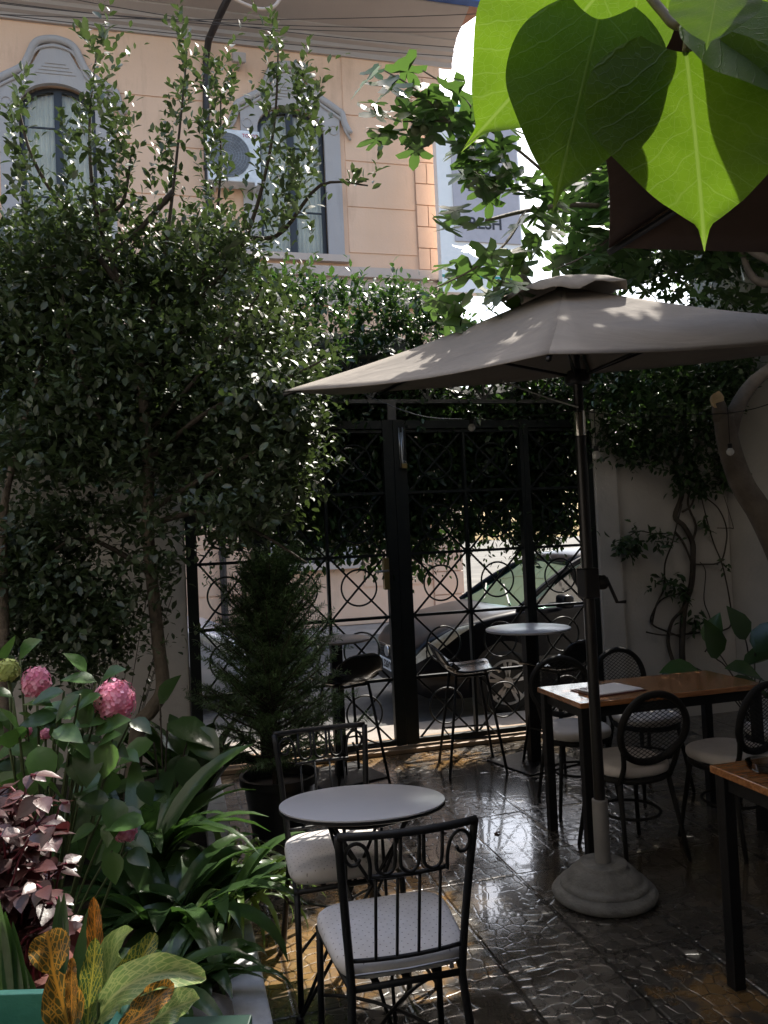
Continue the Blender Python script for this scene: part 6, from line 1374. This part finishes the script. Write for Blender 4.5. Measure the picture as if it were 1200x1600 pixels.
def croton(pix, d, w0, lobed, mat, nrm=(0, -.6, .6), wprof=None):
    pts = smoothpath([D(x, y, d+dd) for x, y, dd in pix], 6); n = len(pts); m_ = 10; vs = []; uvs = []
    for i, p in enumerate(pts):
        t_ = i/(n-1); tg = (pts[min(i+1, n-1)]-pts[max(i-1, 0)]).normalized(); nn = Vector(nrm); nn = (nn-tg*nn.dot(tg)).normalized(); ac = nn.cross(tg)
        prof_ = math.sin(math.pi*min(1, t_*.95+.03))**.7
        if lobed: prof_ = (.95*math.sin(math.pi*min(1, t_/.52))**.8 if t_ < .5 else (.18+.75*math.sin(math.pi*min(1, (t_-.5)/.5))**.8))+.03
        if i == n-1: prof_ = .03
        hw = w0/2*prof_
        for k in range(m_+1):
            v = k/m_*2-1; vs.append(p+ac*v*hw+nn*(abs(v)**1.5*hw*.45+.004*math.sin(t_*22)*abs(v))); uvs.append((t_, v*prof_*.35))
    me = bpy.data.meshes.new('leaf'); me.from_pydata([tuple(p-ct.location) for p in vs], [], [(i*(m_+1)+k, (i+1)*(m_+1)+k, (i+1)*(m_+1)+k+1, i*(m_+1)+k+1) for i in range(n-1) for k in range(m_)])
    ul = me.uv_layers.new(name='UVMap')
    for lp in me.loops: ul.data[lp.index].uv = uvs[lp.vertex_index]
    me.polygons.foreach_set('use_smooth', [True]*len(me.polygons)); me.materials.append(mat); o = bpy.data.objects.new('leaf', me); COL.objects.link(o); o.parent = ct
croton([(108, 1610, 0), (98, 1570, 0), (84, 1520, 0), (78, 1480, .01), (72, 1456, .02)], 1.28, .066, True, M_crot)
croton([(112, 1600, .0), (112, 1560, 0), (112, 1520, 0), (113, 1496, .01)], 1.26, .018, False, M_crot)
croton([(136, 1610, 0), (140, 1560, 0), (146, 1510, 0), (149, 1465, .01)], 1.33, .038, False, M_crot)
croton([(155, 1560, .0), (150, 1500, 0), (148, 1440, 0), (146, 1402, .01)], 1.42, .028, False, M_crot)
croton([(160, 1580, .0), (195, 1530, 0), (225, 1490, 0), (243, 1458, .02)], 1.38, .045, False, M_crot)
croton([(188, 1610, 0), (220, 1585, 0), (250, 1555, 0), (272, 1537, .01)], 1.25, .044, False, M_crot)
croton([(150, 1595, .03), (178, 1555, 0), (225, 1528, -.02), (275, 1521, -.02), (322, 1530, -.02)], 1.30, .058, False, M_crotg)
croton([(165, 1560, .0), (170, 1520, 0), (182, 1475, 0), (208, 1452, -.02)], 1.40, .045, False, M_crotg)
croton([(145, 1600, .0), (165, 1580, 0), (200, 1556, 0), (240, 1560, -.02)], 1.36, .04, False, M_crotg)
croton([(235, 1600, .0), (262, 1580, 0), (290, 1568, 0), (312, 1560, -.02)], 1.34, .05, False, M_crotg)
b = MB()
for x, y in ((108, 1610), (136, 1610), (155, 1565), (150, 1595), (188, 1610)): b.tube(bez(cq-Vector((0, 0, .06)), cq.lerp(D(x, y, 1.32), .6), D(x, y, 1.32), 6), .0035, 6)
b.build('stem', M_gstem, ct)
ctt = thing('upright_strap_plant', 'upright green strap leaves rising behind the turquoise planter box at the left edge', 'plant', gp(20, 1560, 1.45, .80)); b = MB()
for (x0_, y0_, x1_, y1_, w_) in ((5, 1560, -8, 1385, .05), (28, 1555, 8, 1425, .04), (120, 1500, 138, 1420, .03), (95, 1480, 100, 1395, .028), (45, 1560, 20, 1440, .03), (110, 1560, 128, 1450, .035), (88, 1490, 92, 1400, .03), (60, 1540, 34, 1500, .03)):
    p0 = D(x0_, y0_+60, 1.5); p1 = D(x1_, y1_, 1.55); n = 10; vs = []
    for i in range(n+1):
        t_ = i/n; p = p0.lerp(p1, t_); hw = w_/2*math.sin(math.pi*(.25+.74*t_))**.8; vs += [p-r0*hw, p-cF*(-hw*.35), p+r0*hw]
    b.add(vs, [(i*3+k, i*3+k+1, (i+1)*3+k+1, (i+1)*3+k) for i in range(n) for k in range(2)])
b.build('foliage', L_asp, ctt, smooth=True)
# stone at the end of the bed
q = D(300, 1572, 2.55); b = MB(); rs2 = random.Random(2); b.lathe([(0, -.05), (.10, -.05), (.125, -.01), (.12, .03), (.08, .055), (0, .06)], (0, 0, 0), 20); b.v = [(q.x+x*(1+.15*math.sin(3*math.atan2(y, x+1e-6))), q.y+y*1.2, .17+z) for x, y, z in b.v]
tag(b.build('stone', P('grey_stone', (.22, .20, .18), .85, var=.2, vscale=10, bump=.6, bscale=30), smooth=True), 'rounded grey stone lying in the bed beside the kerb behind the ledge', 'stone')
# a few fallen leaves and bits on the wet floor
for i, (x, y, s_, lb_) in enumerate(((686, 1300, .06, 'fallen brown leaf on the wet floor between the small table and the wooden table'), (782, 1302, .05, 'fallen brown leaf lying in the bright reflection right of the iron chair back'), (330, 1490, .05, 'fallen leaf by the white kerb'))):
    p = G(x, y, .006); o = leaves('fallen_leaf', [tuple(p)], [(math.cos(i*2.1), math.sin(i*2.1), 0)], [(0, 0, 1)], [s_], T_WIDE, L_bur, None); tag(o, lb_, 'leaf')
